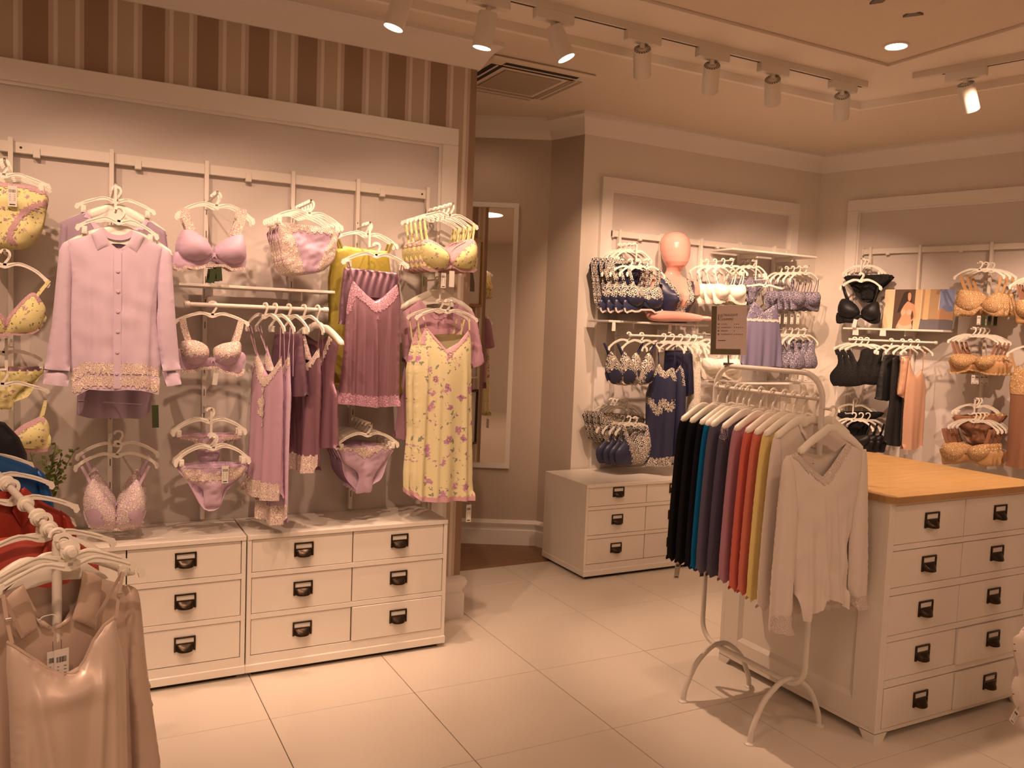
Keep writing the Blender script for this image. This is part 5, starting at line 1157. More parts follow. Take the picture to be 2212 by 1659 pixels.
# ================================================================== right display wall (black, bronze)
frC = lambda px, off: Fr(onC(px[0], px[1], off), RZC)
SC_ = tuple(-CN*.055)
P0C = CP+CN*.008
rail_set('wall_rail', 'white slotted rail above the poster on the right wall', (P0C[0], P0C[1]), RZC, .39, 3.0, [.456, .815, 1.286, 1.72, 2.15], 2.232, 1.5, (.58, 1.09, 1.6))
pc = lambda a, off: CP+CU*a+CN*off
p = pc(.375, .052); s = shelf('white shelf with the poster on the right wall', (p[0], p[1], 1.652), RZC, .71, .20, (.08, .44))
for x in (.10, .30): MB().prism([(x-.02, -.014), (x+.02, -.014), (x+.023, -.055), (x-.023, -.055)], -.201, -.198).obj('price_card', M['card'], s, smooth=False)
p = pc(.455, .30); wallrod('white rod with black and copper garments on the right wall', (p[0], p[1], 1.563), RZC, .61, .25, (.04, .36))
def cprong(label, fr, off, L=None, drop=None):
    b = fr.O-CN*(off-.052); Lp = off-.052+.02
    return prong(label, float(b[0]), float(b[1]), float(b[1])-Lp, float(fr.O[2])-.004, RZC, (drop[0], float(b[1])-drop[1]) if drop else None)
fr = frC((1865, 562), .155); mpx = pxmap(fr, TP['hip']['bb'], (1826, 592, 1920, 648))
place(lambda l: brief(l, fr.O, RZC, 'hip', mpx, 'blacklace', None, None)[0], 'black lace briefs on the upper arm left of the poster', 'upper black lace briefs', fr.O, RZC, 2, SC_, 'upper black briefs', hw=.145, drop=.10, clips=True)
f2 = frC((1860, 592), .27)
cprong('wall arm with a drop bar for black briefs and bras', fr, .155, drop=(float(f2.O[2])-.004, .235))
fr = f2; mpx = pxmap(fr, TB['plunge']['bb'], (1806, 616, 1902, 698))
def f(l):
    b = bra(l, fr.O, RZC, 'plunge', mpx, 'black', 'blacklace', 'black', .008, .06, None, None); x, z = fr.L(1850, 690); price_tag(b, x, z, -.01, .03, .06, .2, 'card', False); return b
place(f, 'black padded bra with a white tag left of the poster', 'black padded bra by the poster', fr.O, RZC, 2, tuple(-CN*.06-CU*.02), 'black bras by the poster', hw=.145, drop=.10)
fr = frC((1846, 737), .30); fr.O[2] = 1.572; mpx = pxmap(fr, TB['vest']['bb'], (1792, 754, 1890, 834))
place(lambda l: bra(l, fr.O, RZC, 'vest', mpx, 'blacklace', 'black', 'blacklace', .03, .03, None, None), 'black lace bralette top on the left end of the rod', 'black lace bralette top', fr.O, RZC, 3, tuple(CU*.045), 'black lace bralette tops', hw=.145, drop=.08)
# garments hung sideways on the rod
RD = RZC+math.radians(62)
def rod3(px): p_ = onC(px, 737, .30); p_[2] = 1.571; return p_
for px, lab, hl, poly, mat, cat, nm, cl in ((1925, 'plain black skirt on the rod under the poster', 'black skirt', [(1908, 768), (1922, 766), (1936, 768), (1936, 810), (1932, 862), (1910, 866), (1890, 861), (1898, 810)], 'black', 'skirt', 'skirt', True),
      (1949, 'long black satin slip on the rod under the poster', 'long black slip', [(1928, 775), (1936, 768), (1943, 768), (1948, 810), (1953, 866), (1950, 920), (1948, 962), (1928, 963), (1909, 960), (1914, 915), (1921, 872), (1924, 820)], 'black', 'slip', 'slip', False),
      (1966, 'short copper satin robe behind the copper slip', 'short copper robe', [(1947, 770), (1956, 769), (1965, 770), (1962, 815), (1955, 862), (1946, 858), (1938, 852), (1944, 810)], 'bronzesatin', 'robe', 'robe', False),
      (1982, 'long copper satin slip at the right end of the rod', 'long copper slip', [(1965, 770), (1970, 800), (1976, 812), (1984, 806), (1992, 798), (1996, 815), (1999, 834), (1995, 900), (1990, 962), (1970, 970), (1948, 971), (1951, 900), (1956, 840), (1961, 800)], 'bronzesatin', 'slip', 'slip', False)):
    O = rod3(px); fr = Fr(O, RD); P = fr.pts
    slip(lab, O, RD, P(poly), None, mat, cat, (), .006, .03, .009, None, None, (.009, 55, px), name=nm); hanger('white hanger of the '+hl, O, RD, .13, .09, cl)
    if nm == 'slip' and mat == 'bronzesatin':
        for a, b in (((1966, 752), (1966, 772)), ((1996, 756), (1993, 800))): MB().stroke([fr.L(*a), fr.L(*b)], .006, .002).obj('strap', M[mat], [o for o in bpy.data.objects if o.get('label') == lab][0])
fr = frC((1848, 863), .14); mpx = pxmap(fr, TP['thong']['bb'], (1808, 888, 1900, 955))
place(lambda l: brief(l, fr.O, RZC, 'thong', mpx, 'blacklace', None, None)[0], 'black lace thong low on the right wall by the corner', 'low black lace thong', fr.O, RZC, 2, SC_, 'low black thongs', hw=.14, drop=.095, clips=True)
f2 = frC((1845, 894), .27); cprong('wall arm with a drop bar for black thongs and bras', fr, .14, drop=(float(f2.O[2])-.004, .235))
fr = f2; mpx = pxmap(fr, TB['balc']['bb'], (1792, 912, 1887, 978))
place(lambda l: bra(l, fr.O, RZC, 'balc', mpx, 'black', 'black', 'black', .012, .055, None, None), 'black bra half hidden behind the white shirt hanger', 'black bra behind the white shirt', fr.O, RZC, 3, tuple(-CN*.05+CU*.03), 'low black bras', hw=.145, drop=.10)
# bronze-gold bras
fr = frC((2117, 568), .22); mpx = pxmap(fr, TB['plunge']['bb'], (2060, 594, 2168, 682))
def f(l):
    b = bra(l, fr.O, RZC, 'plunge', mpx, 'goldlace', 'goldlace', 'gold', .016, .035, None, None); x, z = fr.L(2115, 682); price_tag(b, x, z, 0, .022, .06, 0); x, z = fr.L(2125, 682); price_tag(b, x, z, .004, .022, .065, 0, 'green', False); return b
place(f, 'bronze lace bralette right of the poster, top of its column', 'top bronze bralette', fr.O, RZC, 3, tuple(-CN*.055+CU*.02), 'top bronze bralettes', hw=.15, drop=.095)
cprong('wall arm carrying the top bronze bralettes', fr, .22)
fr = frC((2103, 710), .24); mpx = pxmap(fr, TB['balc']['bb'], (2049, 736, 2160, 810))
def f(l):
    b = bra(l, fr.O, RZC, 'balc', mpx, 'goldlace', 'gold', 'brown', .012, .06, None, 'goldlace'); x, z = fr.L(2105, 810); price_tag(b, x, z, -.02, .022, .06); return b
place(f, 'bronze padded bra in the middle of its column', 'middle bronze padded bra', fr.O, RZC, 4, tuple(-CN*.05+CU*.012), 'middle bronze bras', hw=.15, drop=.09)
cprong('wall arm carrying the middle bronze bras', fr, .24)
fr = frC((2110, 863), .155); mpx = pxmap(fr, TP['hip']['bb'], (2060, 893, 2166, 960))
place(lambda l: brief(l, fr.O, RZC, 'hip', mpx, 'brown', None, ('goldlace', 'vee'))[0], 'bronze sheer briefs hanging behind the lowest bronze bras', 'bronze sheer briefs', fr.O, RZC, 2, SC_, 'bronze sheer briefs', hw=.145, drop=.10, clips=True)
f2 = frC((2104, 895), .27); cprong('wall arm with a drop bar for bronze briefs and bras', fr, .155, drop=(float(f2.O[2])-.004, .235))
fr = f2; mpx = pxmap(fr, TB['balc']['bb'], (2030, 924, 2148, 1008))
place(lambda l: bra(l, fr.O, RZC, 'balc', mpx, 'goldlace', 'gold', 'brown', .022, .05, None, None), 'bronze lace bra lowest in its column, above the oak worktop', 'lowest bronze lace bra', fr.O, RZC, 4, tuple(-CN*.045+CU*.012), 'lowest bronze bras', hw=.15, drop=.10)
fr = frC((2242, 585), .22); mpx = pxmap(fr, TB['balc']['bb'], (2190, 612, 2296, 704))
place(lambda l: bra(l, fr.O, RZC, 'balc', mpx, 'goldlace', 'gold', 'brown', .008, .06, None, None), 'bronze bra cut off by the right photo edge', 'bronze bra at the right edge', fr.O, RZC, 3, SC_, 'bronze bras at the right edge', hw=.15, drop=.10)
cprong('wall arm carrying bronze bras at the right edge', fr, .22)
fr = frC((2238, 735), .2); P = fr.pts
hanger('white hanger of the long bronze nightdress', fr.O, RZC, .155, .10)
t, s = slip('long bronze sheer nightdress cut off by the right photo edge', fr.O, RZC, P([(2188, 800), (2205, 790), (2225, 812), (2242, 822), (2262, 810), (2285, 792), (2296, 830), (2296, 860), (2306, 1010), (2240, 1018), (2172, 1005), (2178, 920), (2182, 860), (2180, 830)]), None, 'brown', 'nightdress', [[fr.L(2184, 762), fr.L(2195, 800)], [fr.L(2290, 770), fr.L(2282, 800)]], .014, .04, .011, None, None, (.01, 45, 4), name='nightdress', strapm='gold')
zc = fr.L(2230, 853)[1]; s.patch(lambda x, z: z > zc, .003, 'lace_cup', M['goldlace'], t)
cprong('wall arm carrying the long bronze nightdress', fr, .2)
# poster: a flat photograph of a woman in pale lingerie by a sunlit street
off = .10; q = [onC(1911, 623, off), onC(2064, 624, off), onC(2057, 714, off-.0), onC(1902, 708, off)]
fr = Fr(onC(1905, 709, off), RZC); W = .485; H = .29
po = thing('poster', 'unframed poster of a woman in pale lingerie, leaning on the shelf', 'poster', (fr.O[0], fr.O[1], 1.6525), RZC); po.rotation_euler = (-.06, 0, RZC)
MB().box(0, W, 0, .004, 0, H).obj('board', mk('poster_cream', (.72, .56, .36), .5), po, smooth=False)
def pp(name, pts, col, lay, n=5, closed=True, rough=.5):
    pl = crv(pts, n, True) if n else pts
    return MB().prism([(x*W, z*H) for x, z in pl], -.0004*lay, -.0004*(lay-1)).obj(name, mk('poster_'+name, col, rough), po, smooth=False)
pp('doorway', [(.15, 0), (.15, 1), (.45, 1), (.45, 0)], (.10, .055, .035), 1, 0); pp('wall_light', [(.47, 0), (.45, .2), (.45, 1), (.535, 1), (.535, 0)], (.62, .44, .25), 1, 0)
pp('facade', [(.55, .25), (.55, 1), (.80, 1), (.78, .25)], (.40, .26, .14), 1, 0); pp('pilaster', [(.58, .25), (.585, 1), (.66, 1), (.655, .25)], (.62, .42, .22), 2, 0)
pp('sky', [(.80, .45), (.80, 1), (1, 1), (1, .45)], (.20, .24, .42), 1, 0); pp('town', [(.78, .26), (.79, .5), (.85, .54), (.90, .46), (1, .44), (1, .26)], (.45, .25, .14), 2, 0); pp('street', [(.535, 0), (.55, .27), (.8, .27), (1, .25), (1, 0)], (.13, .12, .14), 1, 0)
pp('hair', [(.33, .95), (.37, .93), (.40, .84), (.405, .70), (.38, .66), (.36, .72), (.33, .6), (.26, .45), (.21, .42), (.23, .6), (.26, .8), (.29, .92)], (.03, .016, .012), 3)
pp('face', [(.345, .90), (.37, .92), (.39, .87), (.392, .77), (.375, .70), (.355, .73), (.345, .80)], (.60, .33, .20), 4)
pp('torso', [(.35, .70), (.40, .66), (.43, .60), (.42, .45), (.41, .34), (.425, .18), (.43, 0), (.22, 0), (.23, .16), (.27, .32), (.26, .45), (.30, .60), (.335, .68)], (.58, .31, .185), 4)
pp('arm', [(.42, .64), (.45, .60), (.475, .42), (.485, .32), (.45, .24), (.42, .18), (.415, .22), (.45, .30), (.44, .42), (.42, .5)], (.55, .29, .17), 5)
for n_, pts in (('bra_cup', [(.27, .46), (.30, .50), (.33, .44), (.31, .36), (.27, .37)]), ('bra_cup_right', [(.345, .44), (.38, .50), (.415, .46), (.41, .37), (.36, .37)])): pp('lingerie' if n_ == 'bra_cup' else 'lingerie_cup', pts, (.66, .44, .32), 6)
pp('lingerie_briefs', [(.235, .14), (.30, .09), (.36, .09), (.425, .13), (.43, .05), (.36, 0), (.28, 0), (.235, .05)], (.66, .44, .32), 6)
# ================================================================== clothes rack with coloured tops
RX = 2.485
def rack(label, x, y0, y1, zt, zr, zb, feet, rz=0, name='clothes_rack'):
    t = thing(name, label, 'clothes rack', (x, y0, 0), rz); L = y1-y0; r = .1; rb = .085
    arc = lambda cy, cz, rr, a0, a1: [(0, cy+rr*math.cos(a), cz+rr*math.sin(a)) for a in np.linspace(a0, a1, 8)]
    pth = arc(L-r, zt-r, r, 0, PI/2)+arc(r, zt-r, r, PI/2, PI)+arc(rb, zb+rb, rb, PI, 1.5*PI)+arc(L-rb, zb+rb, rb, 1.5*PI, 2*PI)
    pth.append(pth[0]); MB().tube(pth, .0108, 12, False).obj('frame', M['metal'], t, ang=60)
    MB().tube([(0, 0, zr), (0, L, zr)], .0085, 12).obj('rail', M['metal'], t, ang=60)
    for fy in feet:
        a = crv([(-.186, fy, .004), (-.175, fy, .06), (-.125, fy, .155), (-.05, fy, .215), (0, fy, .225), (.05, fy, .215), (.125, fy, .155), (.175, fy, .06), (.186, fy, .004)], 4)
        l = MB().tube(a, .0108, 12).obj('leg', M['metal'], t, ang=60)
        for sx in (-.188, .188): MB().lathe([(.02, 0), (.02, .004), (.013, .009), (.001, .010)], 16, (sx, fy, 0)).obj('foot', M['metal'], l)
    return t
rk = rack('white tubular clothes rack with rounded top holding coloured tops', RX, 2.207, 2.795, 1.428, 1.334, .212, (.078, .473))
MB().tube([(0, 0, 1.30), (0, -.035, 1.30), (0, -.05, 1.312)], .005, 8).obj('end_hook', M['metal'], rk)
tops = [('black', (.012, .011, .012), 2.777, 'black long-sleeved top hung nearest the chest, with a tag'), ('black', (.012, .012, .016), 2.719, 'second black long-sleeved top on the rack'), ('ink', (.012, .012, .018), 2.657, 'black top with sheer hem next to the blue one'),
        ('teal', (.006, .15, .37), 2.621, 'bright blue long-sleeved top on the rack'), ('slate', (.135, .122, .185), 2.588, 'slate blue top next to the bright blue one'), ('slate2', (.10, .093, .14), 2.5225, 'darker slate top with a lace shoulder'),
        ('mauve', (.46, .25, .33), 2.454, 'mauve long-sleeved top on the rack'), ('coral', (.68, .18, .14), 2.392, 'coral red top next to the mauve one'), ('coral2', (.67, .21, .165), 2.344, 'coral top with a lace shoulder next to the yellow one'),
        ('yellowk', (.83, .68, .28), 2.296, 'pale yellow long-sleeved top on the rack'), ('whitek', (.78, .70, .64), 2.241, 'white top directly behind the lace-neck white one')]
hg = 'white wide hanger of the '
for i, (nm, col, y, lab) in enumerate(tops):
    m = M['whitejersey'] if nm == 'whitek' else jersey('jersey_'+nm, col); M['t'+str(i)] = m
    O = (RX, y, 1.344); t = thing('long_sleeved_top', lab, 'top', O); zb = (-.735, -.735, -.735, -.735, -.735, -.735, -.735, -.75, -.75, -.76, -.775)[i]
    F = crv([(-.20, -.158), (-.13, -.128), (-.075, -.105), (-.05, -.15), (0, -.19), (.05, -.15), (.075, -.105), (.13, -.128), (.20, -.158)], 3)+[(.165, -.30), (.16, -.45), (.185, zb+.02), (0, zb), (-.185, zb+.02), (-.16, -.45), (-.165, -.30)]
    B = crv([(-.20, -.158), (-.13, -.128), (-.075, -.105), (0, -.115), (.075, -.105), (.13, -.128), (.20, -.158)], 3)+F[-7:]
    s, o = body('fabric', m, t, F, B, .013, sp=.013, free=lambda x, z: z < zb+.04, ff=drape(.006, 45, -.3, zb, i))
    for sg in (-1, 1):
        q = [(sg*.207, -.165), (sg*.196, -.152), (sg*.165, -.155), (sg*.15, -.30), (sg*.148, -.45), (sg*.155, zb-.002), (sg*.198, zb-.012), (sg*.235, zb), (sg*.232, -.50), (sg*.219, -.26)]
        if sg > 0: q = q[::-1]
        s2, so = sleeve(t, crv(q, 3, True), None or 'ivory', .017, .011, i+3); so.data.materials[0] = m
        if 'lace shoulder' in lab: s2.patch(lambda x, z: z > -.20, .002, 'lace_shoulder', M['bluelace'] if i == 5 else M['pinklace'], t) if i == 5 else None
    bnd = MB().stroke([(x, -.012 if abs(x) < .06 else -.004, z) for x, z in crv([(-.077, -.106), (-.05, -.152), (0, -.192), (.05, -.152), (.077, -.106)], 4)], .012, .003).obj('neckband', m, t)
    MB().stroke([(x, .006, z) for x, z in crv([(-.077, -.104), (0, -.114), (.077, -.104)], 4)], .016, .003).obj('neckband', m, t)
    if i == 0: price_tag(t, -.17, -.765, .0, .028, .075, .12)
    if i == 3: price_tag(t, -.20, -.70, -.03, .02, .075, 0, 'green', False)
    shirt_hanger(hg+lab.replace(' long-sleeved', '').replace(' on the rack', '').replace(' hung nearest the chest, with a tag', ' with a tag').replace('directly ', ''), O, 0, .195, .15, .075)
# the white top facing the viewer
fr = Fr(onY(1780, 884, 2.15)); fr.O[0] = 2.487; P = fr.pts
fo = thing('long_sleeved_top', 'white V-neck top with lace neckline and cuffs facing the viewer', 'top', fr.O)
F = [(1702, 985), (1721, 977), (1740, 1000), (1760, 1018), (1777, 1030), (1795, 1008), (1812, 982), (1829, 957), (1864, 974), (1856, 1040), (1842, 1100), (1839, 1120), (1829, 1181), (1830, 1217), (1824, 1313), (1810, 1303), (1795, 1294), (1769, 1291), (1764, 1313), (1747, 1323), (1742, 1337), (1723, 1336), (1716, 1284), (1713, 1193), (1719, 1120), (1712, 1060)]
Bk = [(1702, 985), (1721, 977), (1742, 978), (1775, 985), (1805, 975), (1829, 957), (1864, 974), (1856, 1040), (1842, 1100), (1839, 1120), (1829, 1181), (1830, 1217), (1826, 1318), (1790, 1322), (1750, 1328), (1723, 1330), (1716, 1284), (1713, 1193), (1719, 1120), (1712, 1060)]
nk = P([(1721, 977), (1740, 1000), (1760, 1018), (1777, 1030), (1795, 1008), (1812, 982), (1829, 957)])
zn = fr.L(1777, 1032)[1]; zh = fr.L(1770, 1280)[1]
s, o = body('fabric', M['whitejersey'], fo, P(F), P(Bk), .03, sp=.0085, free=lambda x, z: z < zh, ff=addf(drape(.011, 75, fr.L(1770, 1060)[1], fr.L(1770, 1320)[1], 4), crumple(.0015, 50, 1), ridges([fr.L(1742, 1090)+fr.L(1738, 1330)+(.012,), fr.L(1768, 1060)+fr.L(1772, 1300)+(.009,), fr.L(1795, 1070)+fr.L(1798, 1300)+(.014,), fr.L(1815, 1100)+fr.L(1818, 1310)+(.009,)], .008)), y0=.0)
A = np.array(crv(nk, 8)); s.patch(lambda x, z: np.hypot(A[:, 0]-x, A[:, 1]-z).min() < .024+.003*math.sin(260*x+200*z), .002, 'lace_neckline', M['whitelace'], fo)
mb = MB()
for k in range(3): mb.box(-.012+.004*k, .014-.005*k, .0, .001, -.008*k, -.008*k+.002)
x, z = fr.L(1765, 994); tag(mb.obj('neck_print', M['fin'], fo, (x, .018, z), (0, -.15, 0), smooth=False), kind='stuff')
for q, se in (([(1698, 985), (1706, 983), (1714, 1010), (1719, 1060), (1720, 1120), (1714, 1193), (1710, 1277), (1705, 1368), (1684, 1366), (1663, 1364), (1668, 1265), (1682, 1096), (1690, 1000)], 1), ([(1860, 971), (1871, 970), (1873, 1010), (1872, 1115), (1871, 1220), (1869, 1311), (1855, 1315), (1841, 1314), (1831, 1265), (1834, 1169), (1841, 1110), (1852, 1040)], 2)):
    ss, so = sleeve(fo, P(q), 'whitejersey', .026, .009, se); zc = fr.L(1690, 1326)[1] if se == 1 else fr.L(1855, 1284)[1]
    ss.patch(lambda x, z: z < zc, .002, 'lace_cuff', M['whitelace'], fo)
shirt_hanger('white wide hanger on the rack end holding the lace V-neck top', fr.O+np.array([0, .004, 0]), 0, .165, .155, .055)
# ------------------------------------------------------------------ sign on the rack
fr = Fr(onX(1573, 800, RX), math.radians(-42)); fr.O[2] = 1.436
sg = thing('sign', 'grey and white ULTRALIGHT CASHMERE sign standing on the rack', 'sign', fr.O, fr.rz)
TL, TR, BL, BR = [fr.L(*p) for p in ((1537, 661.5), (1614, 660), (1534, 765), (1612, 766.5))]
def sp_(u, v): a = np.array(TL)*(1-u)+np.array(TR)*u; b = np.array(BL)*(1-u)+np.array(BR)*u; return a*(1-v)+b*v
quad = lambda u0, v0, u1, v1: [tuple(sp_(u0, v1)), tuple(sp_(u1, v1)), tuple(sp_(u1, v0)), tuple(sp_(u0, v0))]
MB().prism(quad(0, 0, 1, 1), -.003, .003).obj('board', mk('sign_paper', (.72, .59, .54), .6), sg, smooth=False)
MB().prism(quad(.01, .0, .155, 1), -.0036, -.003).prism(quad(.155, .885, .84, 1), -.0036, -.003).obj('border_print', mk('sign_olive', (.145, .115, .075), .6), sg, smooth=False)
MB().prism(quad(0, -.015, 1, 0), -.005, .005).prism(quad(0, 1, 1, 1.012), -.005, .005).obj('sleeve_edge', M['plastic'], sg, smooth=False)
MB().tube([(0, 0, 0), (float(sp_(.5, 1)[0]), .0, float(sp_(.5, 1)[1]))], .0035, 8).obj('stem', M['fin'], sg)
MB().box(-.022, .022, -.012, .012, -.006, .006, .002).obj('clamp', M['fin'], sg, smooth=False)
tilt = -math.atan2(TR[1]-TL[1], TR[0]-TL[0])
def text(body_, u, v, size, mat='ink', name='lettering', sx=1.0):
    c = bpy.data.curves.new(name, 'FONT'); c.body = body_; c.size = size; c.extrude = .0002; c.materials.append(M[mat]); p_ = sp_(u, v)
    to = bpy.data.objects.new('tmp', c); COL.objects.link(to); bpy.context.view_layer.update(); me = bpy.data.meshes.new_from_object(to.evaluated_get(bpy.context.evaluated_depsgraph_get())); bpy.data.objects.remove(to)
    o = link(name, me, sg, (p_[0], -.0036, p_[1])); o.rotation_euler = (PI/2, tilt, 0); o.scale = (sx, 1, 1); return o
sw_ = float(np.linalg.norm(np.array(TR)-np.array(TL)))
M['ink2'] = mk('grey_ink', (.10, .07, .055), .6)
text('ULTRALIGHT', .235, .212, sw_*.092, 'ink2', sx=.95); text('WITH', .24, .243, sw_*.035, 'ink2'); text('CASHMERE', .235, .298, sw_*.088, 'ink2', sx=.9)
MB().prism(quad(.195, .17, .213, .30), -.0038, -.003).obj('bar_print', M['ink'], sg, smooth=False)
ic = MB(); dots = MB()
for r, (wd, nd) in enumerate((('CALORE', 3), ('MORBIDEZZA', 5), ('SPESSORE', 1), ('TRASPIRABILITA\u0300', 5))):
    v = .375+.0695*r; text(wd, .285, v+.012, sw_*.045, 'ink2')
    for k in range(nd):
        c = sp_(.66+.055*k, v); dots.prism([(c[0]+sw_*.0125*math.cos(a), c[1]+sw_*.0125*math.sin(a)) for a in np.linspace(0, 2*PI, 11)[:-1]], -.0038, -.003)
    c = sp_(.215, v); w = sw_*.028
    if r == 0:
        ic.prism([(c[0]-w, c[1]-w*.3), (c[0]-w*.1, c[1]-w*.8), (c[0]+w*.3, c[1]), (c[0], c[1]+w*.8), (c[0]-w*.8, c[1]+w*.4)], -.0038, -.003); ic.prism([(c[0]+w*.5, c[1]-w), (c[0]+w*.8, c[1]-w*.8), (c[0]+w*.9, c[1]+w*.8), (c[0]+w*.6, c[1]+w)], -.0038, -.003)
    elif r == 1: ic.stroke([(c[0]+w*math.cos(a), -.0036, c[1]+w*.75*math.sin(a)) for a in np.linspace(.3, 2*PI-.6, 14)], w*.35, .0005)
    elif r == 2:
        for a in (0, PI/2, PI/4, -PI/4): ic.stroke([(c[0]-w*math.cos(a)*(1 if a in (0, PI/2) else .6), -.0036, c[1]-w*math.sin(a)*(1 if a in (0, PI/2) else .6)), (c[0]+w*math.cos(a)*(1 if a in (0, PI/2) else .6), -.0036, c[1]+w*math.sin(a)*(1 if a in (0, PI/2) else .6))], w*.45, .0005)
    else:
        for k in (-1, 0, 1): ic.stroke([(c[0]-w*.8, -.0036, c[1]+k*w*.6), (c[0]-w*.2, -.0036, c[1]+k*w*.6+w*.3), (c[0]+w*.3, -.0036, c[1]+k*w*.6-w*.2), (c[0]+w*.9, -.0036, c[1]+k*w*.6+w*.2)], w*.3, .0005)
tag(dots.obj('rating_dots', M['ink'], sg, smooth=False), kind='stuff'); tag(ic.obj('icons', M['ink2'], sg, smooth=False), kind='stuff')
MB().prism(quad(.205, .705, .42, .72), -.0038, -.003).obj('fine_print', M['ink2'], sg, smooth=False)

# ================================================================== foreground rack, lower left
RF = math.atan2(.30, 1.0); SLP = .128; RO = np.array([-.005, 2.05, 1.028]); RV = np.array([-math.sin(RF), math.cos(RF), 0])
fk = thing('clothes_rack', 'white rail rack at the lower left with satin shirts', 'clothes rack', (RO[0], RO[1], 0), RF)
MB().tube([(0, -.012, RO[2]-.002), (0, 1.25, RO[2]+1.25*SLP)], .0096, 14).obj('rail', M['metal'], fk, ang=60)
MB().lathe([(.001, -.006), (.012, -.004), (.0125, .006), (.009, .012), (.001, .013)], 16).obj('end_cap', M['metal'], fk, (0, -.012, RO[2]), (PI/2, 0, 0))
for yy in (.06, 1.15):
    MB().tube([(-.008, yy, RO[2]-.005+yy*SLP), (-.008, yy, .03)], .0105, 12).obj('post', M['metal'], fk, ang=60)
    MB().tube([(-.008, yy-.22, .014), (-.008, yy+.22, .014)], .014, 10).obj('foot', M['metal'], fk)
MB().tube([(-.008, .06, .06), (-.008, 1.15, .06)], .011, 10).obj('lower_bar', M['metal'], fk)
for d in (.0, .055, .15, .23, .34, .51, .73, .94):
    MB().lathe([(.0098, -.011), (.0135, -.010), (.0145, -.003), (.0195, -.0025), (.0195, .0025), (.0145, .003), (.0135, .010), (.0098, .011)], 20, caps=False).obj('ring_spacer', M['plastic'], fk, (0, d, RO[2]+d*SLP), (PI/2+math.atan(SLP), 0, 0), ang=40)
def fgF(d, dz=.0): return Fr(RO+RV*d+np.array([0, 0, .013+dz+d*SLP]), RF)
def fgshirt(lab, hl, d, poly, mat, slv=None, collar=None, seed=1, hw=.155, drop=.085):
    fr = fgF(d); P = fr.pts; t = thing('shirt', lab, 'shirt', fr.O, RF)
    s, o = body('fabric', M[mat], t, P(poly), None, .03, sp=.012, free=lambda x, z: z < min(p[1] for p in P(poly))+.03, ff=drape(.01, 40, fr.L(60, 1050)[1], fr.L(60, 1450)[1], seed))
    if slv: sleeve(t, P(slv), mat, .035, .011, seed)
    if collar: flap(t, P(collar), mat, -.03)
    f2 = fgF(d-.038); hanger('white hanger of the '+hl, f2.O, RF, hw, drop); shirt_hanger('wide white hanger inside the '+hl, fr.O+RV*.01-np.array([0, 0, .004]), RF, .17, .14, .045, plate=.9)
    return t, fr, s
fgshirt('black satin garment at the back of the lower left rack', 'black satin garment', .94, [(-120, 915), (-30, 905), (10, 912), (42, 945), (58, 980), (62, 1040), (66, 1380), (-120, 1380)], 'midnight', None, None, 2)
fgshirt('royal blue satin shirt on the lower left rack', 'royal blue satin shirt', .73, [(-120, 990), (-30, 975), (22, 990), (60, 1003), (84, 1016), (88, 1080), (92, 1400), (-120, 1400)], 'royal', [(78, 1010), (95, 1022), (109, 1050), (117, 1090), (124, 1220), (126, 1400), (82, 1400), (80, 1120)], None, 3)
fgshirt('brick red satin shirt behind the coral one on the lower left rack', 'brick red satin shirt', .51, [(-110, 1085), (-40, 1060), (20, 1062), (40, 1052), (80, 1077), (118, 1098), (138, 1108), (140, 1170), (142, 1460), (-110, 1460)], 'red', [(130, 1102), (150, 1115), (163, 1140), (169, 1190), (174, 1460), (134, 1460), (132, 1200)], [(30, 1060), (46, 1048), (58, 1058), (78, 1075), (62, 1110), (40, 1135), (20, 1100)], 4)
fgshirt('coral red satin pyjama shirt nearest the champagne shirt', 'coral satin pyjama shirt', .23, [(-100, 1180), (-30, 1165), (40, 1158), (60, 1155), (95, 1165), (150, 1160), (180, 1178), (192, 1190), (196, 1280), (198, 1540), (-100, 1540)], 'coralsat', [(182, 1180), (200, 1192), (213, 1215), (219, 1290), (226, 1540), (188, 1540), (186, 1280)], [(92, 1166), (108, 1158), (120, 1175), (110, 1215), (80, 1255), (60, 1240), (80, 1200)], 5)
fr = fgF(.075); P = fr.pts
cs = thing('shirt', 'champagne satin collared shirt behind the champagne camisole', 'shirt', fr.O, RF)
F = [(-60, 1300), (0, 1275), (44, 1258), (66, 1300), (84, 1335), (104, 1348), (130, 1335), (160, 1290), (172, 1245), (209, 1246), (250, 1258), (276, 1268), (290, 1290), (292, 1400), (300, 1600), (312, 1900), (-110, 1900), (-90, 1600), (-78, 1400)]
B = [(-60, 1300), (0, 1275), (44, 1258), (80, 1272), (110, 1276), (150, 1266), (180, 1246), (209, 1246), (250, 1258), (276, 1268), (290, 1290), (292, 1400), (300, 1600), (312, 1900), (-110, 1900), (-90, 1600), (-78, 1400)]
s, o = body('fabric', M['champ2'], cs, P(F), P(B), .03, sp=.012, free=lambda x, z: z < fr.L(100, 1850)[1] or (z > fr.L(100, 1360)[1] and abs(x-fr.L(108, 1300)[0]) < .11), ff=drape(.008, 40, fr.L(100, 1350)[1], fr.L(100, 1900)[1], 6))
sleeve(cs, crv(P([(270, 1266), (288, 1268), (300, 1282), (307, 1330), (316, 1426), (331, 1540), (347, 1659), (368, 1900), (290, 1900), (276, 1659), (270, 1500), (264, 1380), (262, 1310)]), 3, True), 'champ2', .04, .011, 7)
sleeve(cs, crv(P([(-56, 1300), (-74, 1310), (-88, 1380), (-110, 1600), (-140, 1900), (-70, 1900), (-60, 1600), (-50, 1400)]), 3, True), 'champ2', .04, .011, 8)
flap(cs, P([(0, 1288), (20, 1268), (42, 1254), (54, 1285), (66, 1322), (72, 1349), (34, 1375), (6, 1350)]), 'champ2', -.034)
